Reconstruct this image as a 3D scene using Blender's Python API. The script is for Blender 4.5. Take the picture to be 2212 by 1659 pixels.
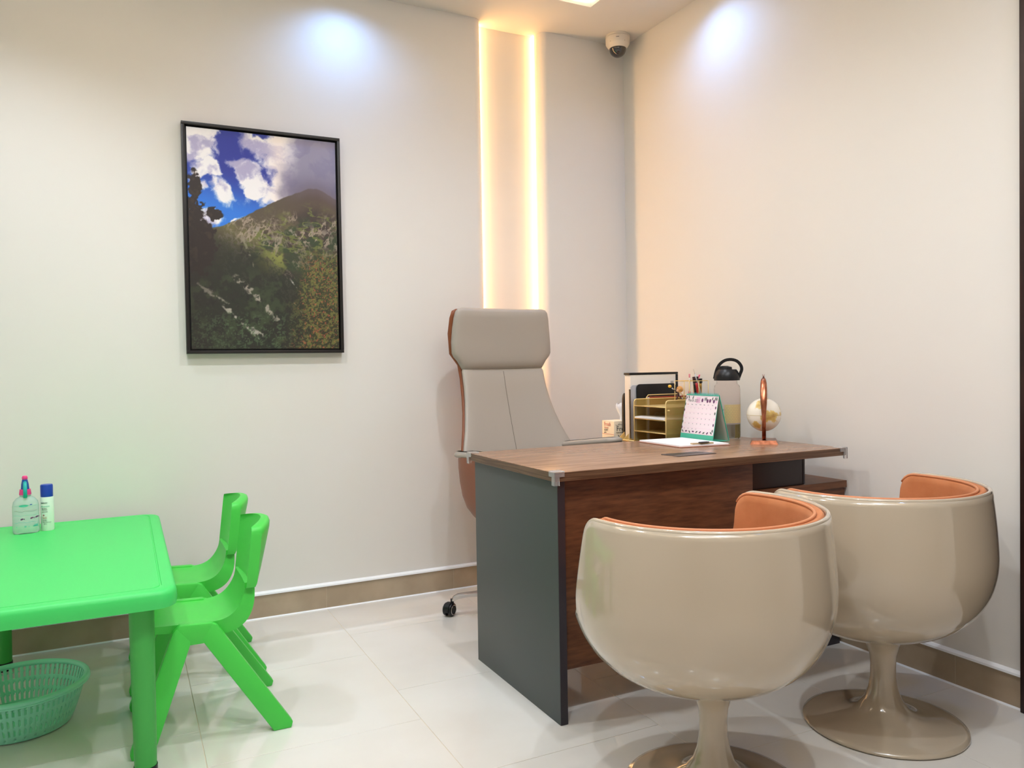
import bpy, bmesh, math, random
import numpy as np
from mathutils import Vector, Matrix
random.seed(7)
PI = math.pi
C = bpy.context.scene.collection
for o in list(bpy.data.objects):
    bpy.data.objects.remove(o)

# ------------------------------------------------------------------ camera
CAM = (-2.383, -3.4386, 1.0534)
YAW, PITCH, ROLL, FPX = math.radians(26.327), math.radians(-1.3316), math.radians(-0.9571), 1690.6
cy, sy, cp, sp = math.cos(YAW), math.sin(YAW), math.cos(PITCH), math.sin(PITCH)
fw = Vector((sy*cp, cy*cp, sp)); rt = Vector((cy, -sy, 0)); up = rt.cross(fw)
rt2 = math.cos(ROLL)*rt + math.sin(ROLL)*up
up2 = -math.sin(ROLL)*rt + math.cos(ROLL)*up
cd = bpy.data.cameras.new('camera'); cam = bpy.data.objects.new('camera', cd); C.objects.link(cam)
cd.sensor_width = 36; cd.lens = FPX/2212*36; cd.clip_start = .05
M = Matrix((rt2, up2, -fw)).transposed().to_4x4(); M.translation = Vector(CAM)
cam.matrix_world = M
bpy.context.scene.camera = cam

# ------------------------------------------------------------------ world, exposure, lights
S = bpy.context.scene
S.view_settings.view_transform = 'Standard'; S.view_settings.look = 'None'
S.view_settings.exposure = 0.22; S.view_settings.gamma = 1.0
S.view_settings.use_curve_mapping = False
w = bpy.data.worlds.new('world'); S.world = w; w.use_nodes = True
w.node_tree.nodes['Background'].inputs[0].default_value = (.9, .92, 1, 1)
w.node_tree.nodes['Background'].inputs[1].default_value = .05
H = 2.712
TRAY = (-2.85, -.40, -3.35, -.32)      # opening of the raised ceiling
WARM = (1.0, .80, .58); COOL = (.25, .50, 1.0); NEUT = (.86, .93, 1.0)

def spot(x, y, z, watts, col, angle=100, blend=.6, rad=.035, tilt=(0, 0)):
    l = bpy.data.lights.new('downlight', 'SPOT'); l.energy = watts; l.color = col
    l.spot_size = math.radians(angle); l.spot_blend = blend; l.shadow_soft_size = rad
    o = bpy.data.objects.new('downlight_lamp', l); C.objects.link(o); o.location = (x, y, z)
    o.rotation_euler = (tilt[0], tilt[1], 0)
    return o
def area(x, y, z, sx, sy_, watts, col, rot=(0, 0, 0)):
    l = bpy.data.lights.new('panel', 'AREA'); l.shape = 'RECTANGLE'; l.size = sx; l.size_y = sy_  # used for the LED tape and for the added fill, no panel fixture
    l.energy = watts; l.color = col
    o = bpy.data.objects.new('tray_tape_and_fill_lamp', l); C.objects.link(o); o.location = (x, y, z)
    o.rotation_euler = rot
    return o
spot(-1.50, -.19, H-.005, 18, COOL, 150, 1.0)
spot(-2.85, -.66, H-.01, 40, (.78, .88, 1.0), 122, 1.0, .045)
spot(-.19, -.76, H-.005, 18, COOL, 150, 1.0)
spot(-.20, -2.45, H-.01, 7, COOL, 120, 1.0)
for x, y in ((-1.20, -1.30), (-2.35, -1.25), (-1.20, -2.75), (-2.25, -2.75)):
    spot(x, y, H+.10, 40, NEUT, 136, .7, .03)
area(-1.62, -2.9, H+.10, 1.6, .9, 18, NEUT)  # added neutral fill inside the tray, not a real fixture
# warm LED tape on the ledge of the raised ceiling (shines up into the tray)
for (x, y, sx, sy_) in ((-1.62, -.36, 2.3, .03), (-.44, -1.8, .03, 2.9), (-2.81, -1.8, .03, 2.9), (-1.62, -3.31, 2.3, .03)):
    area(x, y, H+.012, sx, sy_, 7, WARM, (PI, 0, 0))

# ------------------------------------------------------------------ materials
def lin(c):
    return tuple(((v/255)/12.92 if v/255 <= .04045 else ((v/255+.055)/1.055)**2.4) for v in c)
def mat(name, col, rough=.5, metal=0., spec=.5, coat=0., trans=0., ior=1.45, noise=None, bump=None, emit=None, sheen=0.):
    m = bpy.data.materials.new(name); m.use_nodes = True; nt = m.node_tree; b = nt.nodes['Principled BSDF']
    c = lin(col) + (1,)
    b.inputs['Base Color'].default_value = c; b.inputs['Roughness'].default_value = rough
    b.inputs['Metallic'].default_value = metal; b.inputs['Specular IOR Level'].default_value = spec
    b.inputs['Coat Weight'].default_value = coat; b.inputs['Coat Roughness'].default_value = .04
    b.inputs['Transmission Weight'].default_value = trans; b.inputs['IOR'].default_value = ior
    b.inputs['Sheen Weight'].default_value = sheen
    if emit:
        b.inputs['Emission Color'].default_value = emit[0] + (1,); b.inputs['Emission Strength'].default_value = emit[1]
    if noise or bump:
        tc = nt.nodes.new('ShaderNodeTexCoord'); mp = nt.nodes.new('ShaderNodeMapping')
        nt.links.new(tc.outputs['Object'], mp.inputs[0])
    if noise:   # (scale, (sx,sy,sz), colour2, detail, lo, hi)
        n = nt.nodes.new('ShaderNodeTexNoise'); n.inputs['Scale'].default_value = noise[0]; n.inputs['Detail'].default_value = noise[3]
        mp.inputs['Scale'].default_value = noise[1]
        r = nt.nodes.new('ShaderNodeValToRGB'); r.color_ramp.elements[0].position = noise[4]; r.color_ramp.elements[1].position = noise[5]
        r.color_ramp.elements[0].color = c; r.color_ramp.elements[1].color = lin(noise[2]) + (1,)
        nt.links.new(mp.outputs[0], n.inputs['Vector']); nt.links.new(n.outputs['Fac'], r.inputs[0]); nt.links.new(r.outputs[0], b.inputs['Base Color'])
    if bump:    # (scale, strength)
        n2 = nt.nodes.new('ShaderNodeTexNoise'); n2.inputs['Scale'].default_value = bump[0]; n2.inputs['Detail'].default_value = 4
        bp = nt.nodes.new('ShaderNodeBump'); bp.inputs['Strength'].default_value = bump[1]; bp.inputs['Distance'].default_value = .002
        nt.links.new(tc.outputs['Object'], n2.inputs['Vector']); nt.links.new(n2.outputs['Fac'], bp.inputs['Height']); nt.links.new(bp.outputs[0], b.inputs['Normal'])
    return m
m_wall = mat('cream_wall_paint', (229, 225, 219), .55, spec=.3, bump=(220, .05))
m_ceil = mat('ceiling_paint', (222, 217, 211), .7, spec=.2)
m_base = mat('taupe_skirting_tile', (186, 168, 144), .25, noise=(6, (1, 1, 1), (172, 153, 129), 5, .35, .65))
m_white = mat('white_sealant', (246, 246, 246), .5)
m_grout = mat('grout', (214, 196, 172), .7)
m_door = mat('dark_brown_door', (48, 22, 18), .35, noise=(9, (6, 6, .6), (34, 14, 12), 4, .4, .6))
m_tile = mat('polished_cream_tile', (222, 216, 207), .07, spec=.55, coat=.3, noise=(2.2, (1, 1, 1), (230, 227, 221), 6, .35, .7))
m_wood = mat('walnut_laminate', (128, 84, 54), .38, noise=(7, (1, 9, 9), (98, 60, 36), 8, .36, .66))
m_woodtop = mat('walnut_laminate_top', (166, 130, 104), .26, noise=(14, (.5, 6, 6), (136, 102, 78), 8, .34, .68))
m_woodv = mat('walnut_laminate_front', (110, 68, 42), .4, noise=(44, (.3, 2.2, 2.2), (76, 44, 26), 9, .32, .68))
m_char = mat('charcoal_laminate', (72, 77, 76), .45)
m_chardk = mat('charcoal_edge_band', (48, 42, 48), .4)
m_blackbox = mat('black_laminate_block', (52, 44, 46), .4)
m_shell = mat('taupe_gloss_lacquer', (186, 170, 148), .12, spec=.6, coat=.8)
m_orange = mat('orange_fabric', (198, 126, 80), .8, sheen=.05, bump=(900, .25), noise=(14, (1, 1, 1), (182, 110, 64), 4, .35, .7))
m_orange2 = mat('orange_piping', (206, 136, 94), .6)
m_gley = mat('grey_taupe_leather', (168, 158, 146), .42, bump=(420, .12))
m_brley = mat('brown_leather', (132, 72, 38), .4, bump=(420, .12))
m_seam = mat('seam_thread', (112, 102, 90), .7)
m_chrome = mat('chrome', (205, 202, 200), .12, metal=1)
m_blk = mat('black_plastic', (16, 15, 18), .35)
m_blkm = mat('black_picture_frame', (34, 30, 28), .35)
m_green = mat('green_plastic', (68, 214, 104), .42, bump=(320, .12))
m_green2 = mat('green_chair_plastic', (74, 206, 76), .4)
m_greenleg = mat('green_leg_plastic', (66, 170, 74), .42, bump=(300, .1))
m_teal = mat('seafoam_basket_plastic', (158, 238, 206), .3, coat=.2)
m_gold = mat('gold_wire', (232, 204, 138), .32, metal=.35)
m_goldd = mat('gold_mesh_wire', (186, 160, 92), .35, metal=.3)
m_paper = mat('white_paper', (250, 250, 252), .6)
m_cream = mat('cream_card', (242, 230, 204), .6)
m_creams = mat('cream_card_side', (224, 200, 158), .6)
m_red = mat('dark_red_cover', (150, 38, 32), .45)
m_rust = mat('rust_cover', (190, 104, 66), .5)
m_copper = mat('antiqued_copper', (196, 124, 92), .28, metal=.9, noise=(40, (1, 1, .6), (96, 48, 28), 6, .38, .7))
m_tealcard = mat('teal_card', (84, 198, 168), .5)
m_greycard = mat('grey_card', (186, 176, 164), .6)
m_clear = mat('clear_plastic', (255, 255, 255), .04, trans=1, ior=1.15)
m_clearb = mat('clear_bottle_plastic', (245, 238, 236), .05, trans=1, ior=1.08)
m_guard = mat('clear_guard_plastic', (255, 255, 255), .06, trans=.86, ior=1.25, coat=.6)
m_gel = mat('clear_gel', (222, 242, 234), .12, trans=.6, ior=1.2)
m_pink = mat('hot_pink_plastic', (240, 70, 140), .35)
m_tealp = mat('turquoise_plastic', (30, 176, 170), .35)
m_navy = mat('deep_blue_plastic', (24, 74, 156), .35)
m_blue = mat('cobalt_cap', (24, 66, 170), .35)
m_pale = mat('white_can', (232, 244, 232), .4)
m_ink = mat('dark_ink', (58, 58, 60), .6)
m_mid = mat('mid_grey_ink', (142, 142, 152), .6)
m_redink = mat('red_ink', (178, 30, 48), .6)
m_rink = mat('coral_ink', (214, 120, 100), .6)
m_plum = mat('plum_ink', (110, 62, 106), .6)
m_leaf = mat('leaf_ink', (92, 108, 98), .6)
m_pinkink = mat('pink_ink', (246, 196, 222), .6)
m_whitep = mat('white_enamel', (226, 218, 206), .35)
m_smoke = mat('smoked_dome', (26, 20, 24), .04, spec=.9, coat=1)
m_led = mat('warm_led_tape', (255, 220, 160), .5, emit=((1.0, .57, .22), 8))
m_led2 = mat('warm_led_tape_bright', (255, 220, 160), .5, emit=((1.0, .57, .22), 24))
m_silver = mat('silver_shell', (196, 198, 206), .3, metal=.5)

# ------------------------------------------------------------------ helpers
ORG = {}
def org(p):
    return ORG.get(p.name, Vector((0, 0, 0))) if p is not None else Vector((0, 0, 0))
def link(name, me, m, parent=None, smooth=False, angle=40):
    o = bpy.data.objects.new(name, me); C.objects.link(o)
    if m is not None: me.materials.append(m)
    if parent is not None: o.parent = parent; ORG[o.name] = org(parent)
    if smooth:
        me.polygons.foreach_set('use_smooth', [True]*len(me.polygons))
        if angle < 180: me.set_sharp_from_angle(angle=math.radians(angle))
    return o
def mesh(name, vs, fs, m, parent=None, smooth=False, angle=40):
    g = org(parent)
    me = bpy.data.meshes.new(name); me.from_pydata([(v[0]-g.x, v[1]-g.y, v[2]-g.z) for v in vs], [], fs)
    me.validate(); me.update()
    bm = bmesh.new(); bm.from_mesh(me); bmesh.ops.recalc_face_normals(bm, faces=bm.faces); bm.to_mesh(me); bm.free()
    return link(name, me, m, parent, smooth, angle)
def bmo(name, bm, m, parent=None, smooth=False, angle=40):
    g = org(parent)
    bmesh.ops.translate(bm, verts=bm.verts, vec=-g)
    me = bpy.data.meshes.new(name); bm.to_mesh(me); bm.free()
    return link(name, me, m, parent, smooth, angle)
def box(name, b, m, parent=None, bev=0., seg=2, rot=None, piv=None):
    x0, x1, y0, y1, z0, z1 = b
    bm = bmesh.new(); bmesh.ops.create_cube(bm, size=1)
    bmesh.ops.scale(bm, verts=bm.verts, vec=(x1-x0, y1-y0, z1-z0))
    bmesh.ops.translate(bm, verts=bm.verts, vec=((x0+x1)/2, (y0+y1)/2, (z0+z1)/2))
    if bev: bmesh.ops.bevel(bm, geom=bm.edges, offset=bev, segments=seg, affect='EDGES', profile=.6)
    if rot is not None:
        p = Vector(piv) if piv else Vector(((x0+x1)/2, (y0+y1)/2, z0))
        bmesh.ops.rotate(bm, verts=bm.verts, cent=p, matrix=rot)
    return bmo(name, bm, m, parent, bool(bev), 30)
def lathe(name, prof, c, m, parent=None, seg=64, sx=1., sy_=1., rot=0, angle=35):
    vs, fs = [], []
    for r, z in prof:
        for i in range(seg):
            a = 2*PI*i/seg; x, y = r*math.cos(a)*sx, r*math.sin(a)*sy_
            vs.append((c[0]+x*math.cos(rot)-y*math.sin(rot), c[1]+x*math.sin(rot)+y*math.cos(rot), c[2]+z))
    for k in range(len(prof)-1):
        for i in range(seg):
            j = (i+1) % seg; fs.append((k*seg+i, k*seg+j, (k+1)*seg+j, (k+1)*seg+i))
    if prof[0][0] > 1e-5: fs.append(tuple(range(seg))[::-1])
    if prof[-1][0] > 1e-5: fs.append(tuple((len(prof)-1)*seg+i for i in range(seg)))
    bm = bmesh.new(); bv = [bm.verts.new(v) for v in vs]
    for f in fs: bm.faces.new([bv[i] for i in f])
    bmesh.ops.remove_doubles(bm, verts=bm.verts, dist=1e-6)
    bmesh.ops.recalc_face_normals(bm, faces=bm.faces)
    return bmo(name, bm, m, parent, True, angle)
def loft(name, secs, m, parent=None, cap=True, closed=True, angle=180, sub=0):
    n = len(secs[0]); vs = [p for s in secs for p in s]; fs = []
    for k in range(len(secs)-1):
        for i in range(n if closed else n-1):
            j = (i+1) % n; fs.append((k*n+i, k*n+j, (k+1)*n+j, (k+1)*n+i))
    if cap: fs.append(tuple(range(n))[::-1]); fs.append(tuple((len(secs)-1)*n+i for i in range(n)))
    o = mesh(name, vs, fs, m, parent, True, angle)
    if sub:
        s = o.modifiers.new('s', 'SUBSURF'); s.levels = sub; s.render_levels = sub
    return o
def tube(name, pts, r, m, parent=None, seg=8, closed=False, flat=1.):
    pts = [Vector(p) for p in pts]; n = len(pts); secs = []
    rr = r if isinstance(r, (list, tuple)) else [r]*n
    prev = None
    for i, p in enumerate(pts):
        a = pts[(i-1) % n] if (closed or i) else p; b = pts[(i+1) % n] if (closed or i < n-1) else p
        t = (b-a).normalized()
        if prev is None:
            u = t.cross(Vector((0, 0, 1)))
            if u.length < .1: u = t.cross(Vector((0, 1, 0)))
        else: u = prev - t*prev.dot(t)
        u.normalize(); prev = u; v = t.cross(u)
        secs.append([p+u*math.cos(2*PI*k/seg)*rr[i]+v*math.sin(2*PI*k/seg)*rr[i]*flat for k in range(seg)])
    if closed: secs.append(secs[0])
    return loft(name, secs, m, parent, cap=not closed, angle=180 if seg > 5 else 30)
def prism(name, poly, axis, a, b, m, parent=None, bev=0., seg=2, shear=None):
    """poly in the two other axes (in order), extruded along axis from a to b"""
    def P(u, v, t):
        return (t, u, v) if axis == 0 else (u, t, v) if axis == 1 else (u, v, t)
    bm = bmesh.new()
    A = [bm.verts.new(P(u, v, a)) for u, v in poly]; B = [bm.verts.new(P(u, v, b)) for u, v in poly]
    n = len(poly); bm.faces.new(A); bm.faces.new(B[::-1])
    for i in range(n): bm.faces.new((A[i], B[i], B[(i+1) % n], A[(i+1) % n]))
    bmesh.ops.recalc_face_normals(bm, faces=bm.faces)
    if bev: bmesh.ops.bevel(bm, geom=bm.edges, offset=bev, segments=seg, affect='EDGES', profile=.6, clamp_overlap=True)
    if shear:
        for v in bm.verts: v.co = Vector(shear(v.co))
    return bmo(name, bm, m, parent, bool(bev), 30)
def rrect(x0, x1, y0, y1, r, n=6):
    out = []
    for cx_, cy_, a0 in ((x1-r, y1-r, 0), (x0+r, y1-r, 90), (x0+r, y0+r, 180), (x1-r, y0+r, 270)):
        for i in range(n+1):
            a = math.radians(a0+90*i/n); out.append((cx_+r*math.cos(a), cy_+r*math.sin(a)))
    return out
def thing(name, label, cat, loc=(0, 0, 0), group=None):
    o = bpy.data.objects.new(name, None); C.objects.link(o); o.location = loc; o.empty_display_size = .05
    ORG[o.name] = Vector(loc); o['label'] = label; o['category'] = cat
    if group: o['group'] = group
    return o
def tag(o, label, cat, group=None):
    o['label'] = label; o['category'] = cat
    if group: o['group'] = group
    return o
def struct(o):
    o['kind'] = 'structure'; return o
DG = None
def text(s, size, m, parent, place, name='lettering', depth=.0002, align='LEFT', shear=0.):
    """real lettering: font curve turned to a mesh, every vertex sent through place(u, v, d)"""
    cu = bpy.data.curves.new('txt', 'FONT'); cu.body = s; cu.size = size; cu.align_x = align; cu.extrude = depth; cu.resolution_u = 3; cu.shear = shear
    t = bpy.data.objects.new('txt', cu); C.objects.link(t)
    dg = bpy.context.evaluated_depsgraph_get(); me = bpy.data.meshes.new_from_object(t.evaluated_get(dg))
    bpy.data.objects.remove(t)
    g = org(parent)
    for v in me.vertices: v.co = Vector(place(v.co.x, v.co.y, v.co.z)) - g
    me.materials.clear()
    return link(name, me, m, parent)
def cyl_place(c, r, a0, z0):
    """lettering wrapped on an upright cylinder; a0 = angle of u=0"""
    def f(u, v, d):
        a = a0 + u/r; rr = r + .0006 + d
        return (c[0]+rr*math.cos(a), c[1]+rr*math.sin(a), z0+v)
    return f
def shade_strip(pts_l, pts_r): return [(i, i+1) for i in range(len(pts_l)-1)]

# ------------------------------------------------------------------ room shell
XL, YF = -3.95, -4.95
arcL = [(-.856+.046*math.sin(a), .046-.046*math.cos(a)) for a in [math.radians(d) for d in range(0, 91, 10)]]
arcR = [(-.452-.046*math.sin(a), .046-.046*math.cos(a)) for a in [math.radians(d) for d in range(90, -1, -10)]]
plan = [(XL-.1, 0)] + arcL + [(-.81, .085), (-.498, .085)] + arcR + [(0, 0), (.0, .2), (XL-.1, .2)]
struct(prism('wall_back', plan, 2, 0, H+.02, m_wall))
for p in C.objects['wall_back'].data.polygons: p.use_smooth = True
C.objects['wall_back'].data.set_sharp_from_angle(angle=math.radians(25))
struct(box('wall_right', (0, .12, -4.95, .2, 0, H+.02), m_wall))
struct(box('wall_left', (XL-.1, XL, YF, .0, 0, H+.02), m_wall))
struct(box('wall_front', (XL-.1, .12, YF-.1, YF, 0, H+.02), m_wall))
def frame_mesh(name, outer, inner, z0, z1, m):
    X0, X1, Y0, Y1 = outer; x0, x1, y0, y1 = inner
    o = [(X0, Y0), (X1, Y0), (X1, Y1), (X0, Y1)]; i = [(x0, y0), (x1, y0), (x1, y1), (x0, y1)]
    vs = [(a, b, z0) for a, b in o+i] + [(a, b, z1) for a, b in o+i]; fs = []
    for k in range(4):
        j = (k+1) % 4
        fs += [(k, j, 4+j, 4+k), (8+k, 12+k, 12+j, 8+j), (k, 8+k, 8+j, j), (4+k, 4+j, 12+j, 12+k)]
    return mesh(name, vs, fs, m)
struct(frame_mesh('ceiling', (XL-.1, .12, YF-.1, .2), TRAY, H, H+.13, m_ceil))
tr = box('tray_ceiling', (TRAY[0]-.05, TRAY[1]+.05, TRAY[2]-.05, TRAY[3]+.05, H+.13, H+.15), m_ceil, C.objects['ceiling'])
# floor: grout bed and separate tiles
fl = struct(box('floor', (XL-.1, .12, YF-.1, .2, -.06, -.0012), m_grout))
ti = 0; xs = [-.008] + [-.412-.6*k for k in range(0, 7)]
for k in range(len(xs)-1):
    xa, xb = xs[k+1], xs[k]; xa = max(xa, XL)
    off = -1.595 if k == 2 or k == 4 else -1.829
    ys = [off+.6*j for j in range(-6, 5)]
    for j in range(len(ys)-1):
        ya, yb = max(ys[j], YF), min(ys[j+1], 0)
        if yb-ya < .02 or xb-xa < .02: continue
        g = .0009
        t = box('tile', (xa+g, xb-g, ya+g, yb-g, -.009, 0), m_tile, fl, bev=.0005, seg=1)
# skirting tiles
def skirting(name, a0, a1, joints, along_x):
    root = bpy.data.objects.new(name, None); C.objects.link(root); root['kind'] = 'structure'
    js = sorted([a0]+[j for j in joints if a0 < j < a1]+[a1])
    for p, q in zip(js[:-1], js[1:]):
        g = .0009
        if along_x: box('tile', (p+g, q-g, -.010, -.0004, .0, .100), m_base, root, bev=.0008, seg=1)
        else: box('tile', (-.010, -.0004, p+g, q-g, .0, .100), m_base, root, bev=.0008, seg=1)
    if along_x:
        box('grout_bed', (a0, a1, -.0085, -.0003, .0005, .099), m_grout, root)
        prism('sealant_bead', [(-.0165, .1002), (-.0003, .1002), (-.0003, .1135), (-.006, .113), (-.015, .107)], 0, a0, a1, m_white, root)
        prism('floor_bead', [(-.016, .0002), (-.0103, .0002), (-.0103, .005)], 0, a0, a1, m_white, root)
    else:
        box('grout_bed', (-.0085, -.0003, a0, a1, .0005, .099), m_grout, root)
        prism('sealant_bead', [(-.0165, .1002), (-.0003, .1002), (-.0003, .1135), (-.006, .113), (-.015, .107)], 1, a0, a1, m_white, root)
        prism('floor_bead', [(-.016, .0002), (-.0103, .0002), (-.0103, .005)], 1, a0, a1, m_white, root)
    return root
skirting('baseboard_back', XL, -.87, [-1.612-.6*k for k in range(-1, 5)], True)
skirting('baseboard_corner', -.44, -.0, [], True)
skirting('baseboard_right', -2.038, -.017, [-1.826+.6*k for k in range(0, 4)], False)
# door at the right edge of the view
dr = bpy.data.objects.new('door_1', None); C.objects.link(dr); dr['kind'] = 'structure'
box('casing', (-.028, .0, -2.125, -2.040, 0, 2.16), m_door, dr, bev=.003)
box('casing', (-.028, .0, -3.075, -2.990, 0, 2.16), m_door, dr, bev=.003)
box('casing', (-.028, .0, -2.990, -2.125, 2.08, 2.16), m_door, dr, bev=.003)
box('door_leaf', (-.012, -.001, -2.988, -2.127, .008, 2.078), m_door, dr, bev=.002)

# LED tapes in the wall slot
lt = thing('led_strip', 'bright warm light strip in the right corner of the wall slot', 'light strip', (-.503, .072, 1.4))
box('tape', (-.505, -.4985, .058, .0845, .02, H-.004), m_led, lt)
lt = thing('led_strip', 'warm light strip tucked behind the left lip of the wall slot', 'light strip', (-.804, .075, 1.4))
box('tape', (-.8095, -.804, .064, .0845, .02, H-.004), m_led2, lt)

# ------------------------------------------------------------------ desk
DX0, DX1, DY0, DY1, DZ = -1.283, -.101, -1.483, -.850, .744
desk = thing('office_desk', 'walnut topped office desk with charcoal side panel in front of the swivel chair', 'desk', (-.69, -1.17, 0))
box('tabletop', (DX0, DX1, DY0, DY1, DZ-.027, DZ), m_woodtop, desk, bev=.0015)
bnd = mesh('edge_band', [(DX0+.001, DY0-.0007, DZ-.0255), (DX1-.001, DY0-.0007, DZ-.0255), (DX1-.001, DY0-.0007, DZ-.002), (DX0+.001, DY0-.0007, DZ-.002),
                         (DX0-.0007, DY1-.001, DZ-.0255), (DX0-.0007, DY0+.001, DZ-.0255), (DX0-.0007, DY0+.001, DZ-.002), (DX0-.0007, DY1-.001, DZ-.002)],
           [(0, 1, 2, 3), (4, 5, 6, 7)], mat('edge_band_walnut', (112, 84, 62), .4, noise=(5, (1, 1, 40), (84, 58, 40), 4, .4, .6)), desk)
box('side_panel', (-1.268, -1.243, -1.468, -.875, 0, DZ-.027), m_char, desk, bev=.001)
box('side_panel_edge', (-1.2675, -1.2435, -1.4697, -1.4683, .001, DZ-.028), m_chardk, desk)
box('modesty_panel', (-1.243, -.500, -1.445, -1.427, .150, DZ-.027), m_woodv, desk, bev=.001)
box('support_block', (-.455, -.209, -1.395, -1.10, .612, DZ-.027), m_blackbox, desk, bev=.0015)
box('side_panel_trim', (-.216, -.2085, -1.3965, -1.3955, .614, DZ-.029), m_chardk, desk)
# cable flap
cf = prism('cable_flap', [(-.750, -1.372), (-.592, -1.372), (-.606, -1.294), (-.764, -1.294)], 2, DZ, DZ+.0025, mat('flap_grey', (86, 76, 74), .35), desk, bev=.0006)
prism('slot', [(-.742, -1.338), (-.618, -1.338), (-.627, -1.304), (-.751, -1.304)], 2, DZ+.0026, DZ+.003, m_blk, cf)
# clear corner guards
def guard(cx_, cy_, dx, dy):
    r = bpy.data.objects.new('corner_guard', None)
    z = DZ; L = .030; t = .003
    bm = bmesh.new()
    def addb(b):
        x0, x1, y0, y1, z0, z1 = b
        g = bmesh.ops.create_cube(bm, size=1)['verts']
        bmesh.ops.scale(bm, verts=g, vec=(abs(x1-x0), abs(y1-y0), abs(z1-z0)))
        bmesh.ops.translate(bm, verts=g, vec=((x0+x1)/2, (y0+y1)/2, (z0+z1)/2))
    addb((cx_-dx*.004, cx_+dx*L, cy_-dy*.004, cy_+dy*L, z+.0004, z+.0034))
    addb((cx_-dx*.0042, cx_-dx*.0012, cy_-dy*.0042, cy_+dy*L, z-.013, z+.0004))
    addb((cx_-dx*.0012, cx_+dx*L, cy_-dy*.0042, cy_-dy*.0012, z-.013, z+.0004))
    addb((cx_-dx*.0042, cx_-dx*.0012, cy_-dy*.0042, cy_+dy*.013, z-.038, z-.013))
    addb((cx_-dx*.0012, cx_+dx*.013, cy_-dy*.0042, cy_-dy*.0012, z-.038, z-.013))
    o = bmo('corner_guard', bm, m_guard, desk); o['label'] = 'clear plastic corner guard'
    return o
guard(DX0, DY0, 1, 1); guard(DX0, DY1, 1, -1); guard(DX1, DY0, -1, 1)

cab = thing('side_cabinet', 'low walnut cabinet along the wall under the right end of the desk', 'cabinet', (-.23, -.82, 0))
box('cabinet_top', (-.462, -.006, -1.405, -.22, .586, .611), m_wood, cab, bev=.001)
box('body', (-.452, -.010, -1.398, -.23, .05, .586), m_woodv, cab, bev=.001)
box('plinth', (-.44, -.02, -1.38, -.25, 0, .05), m_chardk, cab)

# ------------------------------------------------------------------ cup chairs
PROF = [(.0, .250), (.045, .251), (.09, .256), (.14, .267), (.19, .286), (.236, .314), (.275, .354), (.303, .404), (.317, .455), (.3215, .50), (.320, .55), (.3165, .60), (.3115, .65), (.3065, .690)]
def _catmull(P, n=5):
    out = []
    for i in range(len(P)-1):
        p0, p1, p2, p3 = P[max(i-1, 0)], P[i], P[i+1], P[min(i+2, len(P)-1)]
        for k in range(n):
            t = k/n
            out.append(tuple(.5*((2*p1[j])+(-p0[j]+p2[j])*t+(2*p0[j]-5*p1[j]+4*p2[j]-p3[j])*t*t+(-p0[j]+3*p1[j]-3*p2[j]+p3[j])*t**3) for j in (0, 1)))
    return out+[P[-1]]
PROF = _catmull(PROF)
def prof_r(z, off=0.):
    for (r0, z0), (r1, z1) in zip(PROF[:-1], PROF[1:]):
        if z0 <= z <= z1+1e-9: return max(r0+(r1-r0)*(z-z0)/(z1-z0) - off, 0)
    return PROF[-1][0]-off
def rim_z(deg, top=.690):
    d = (deg-90+180) % 360-180     # 0 = facing direction
    a = 80-abs(d)                  # degrees inside the opening
    if a <= 0: return top
    if a < 9: return top-.048*(1-math.sqrt(1-(a/9)**2))      # rounded upper corner
    if a < 17: return top-.048-(top-.048-.44)*((a-9)/8)**.85   # steep side edge
    return max(.425, .44-.015*(a-17)/10)
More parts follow.
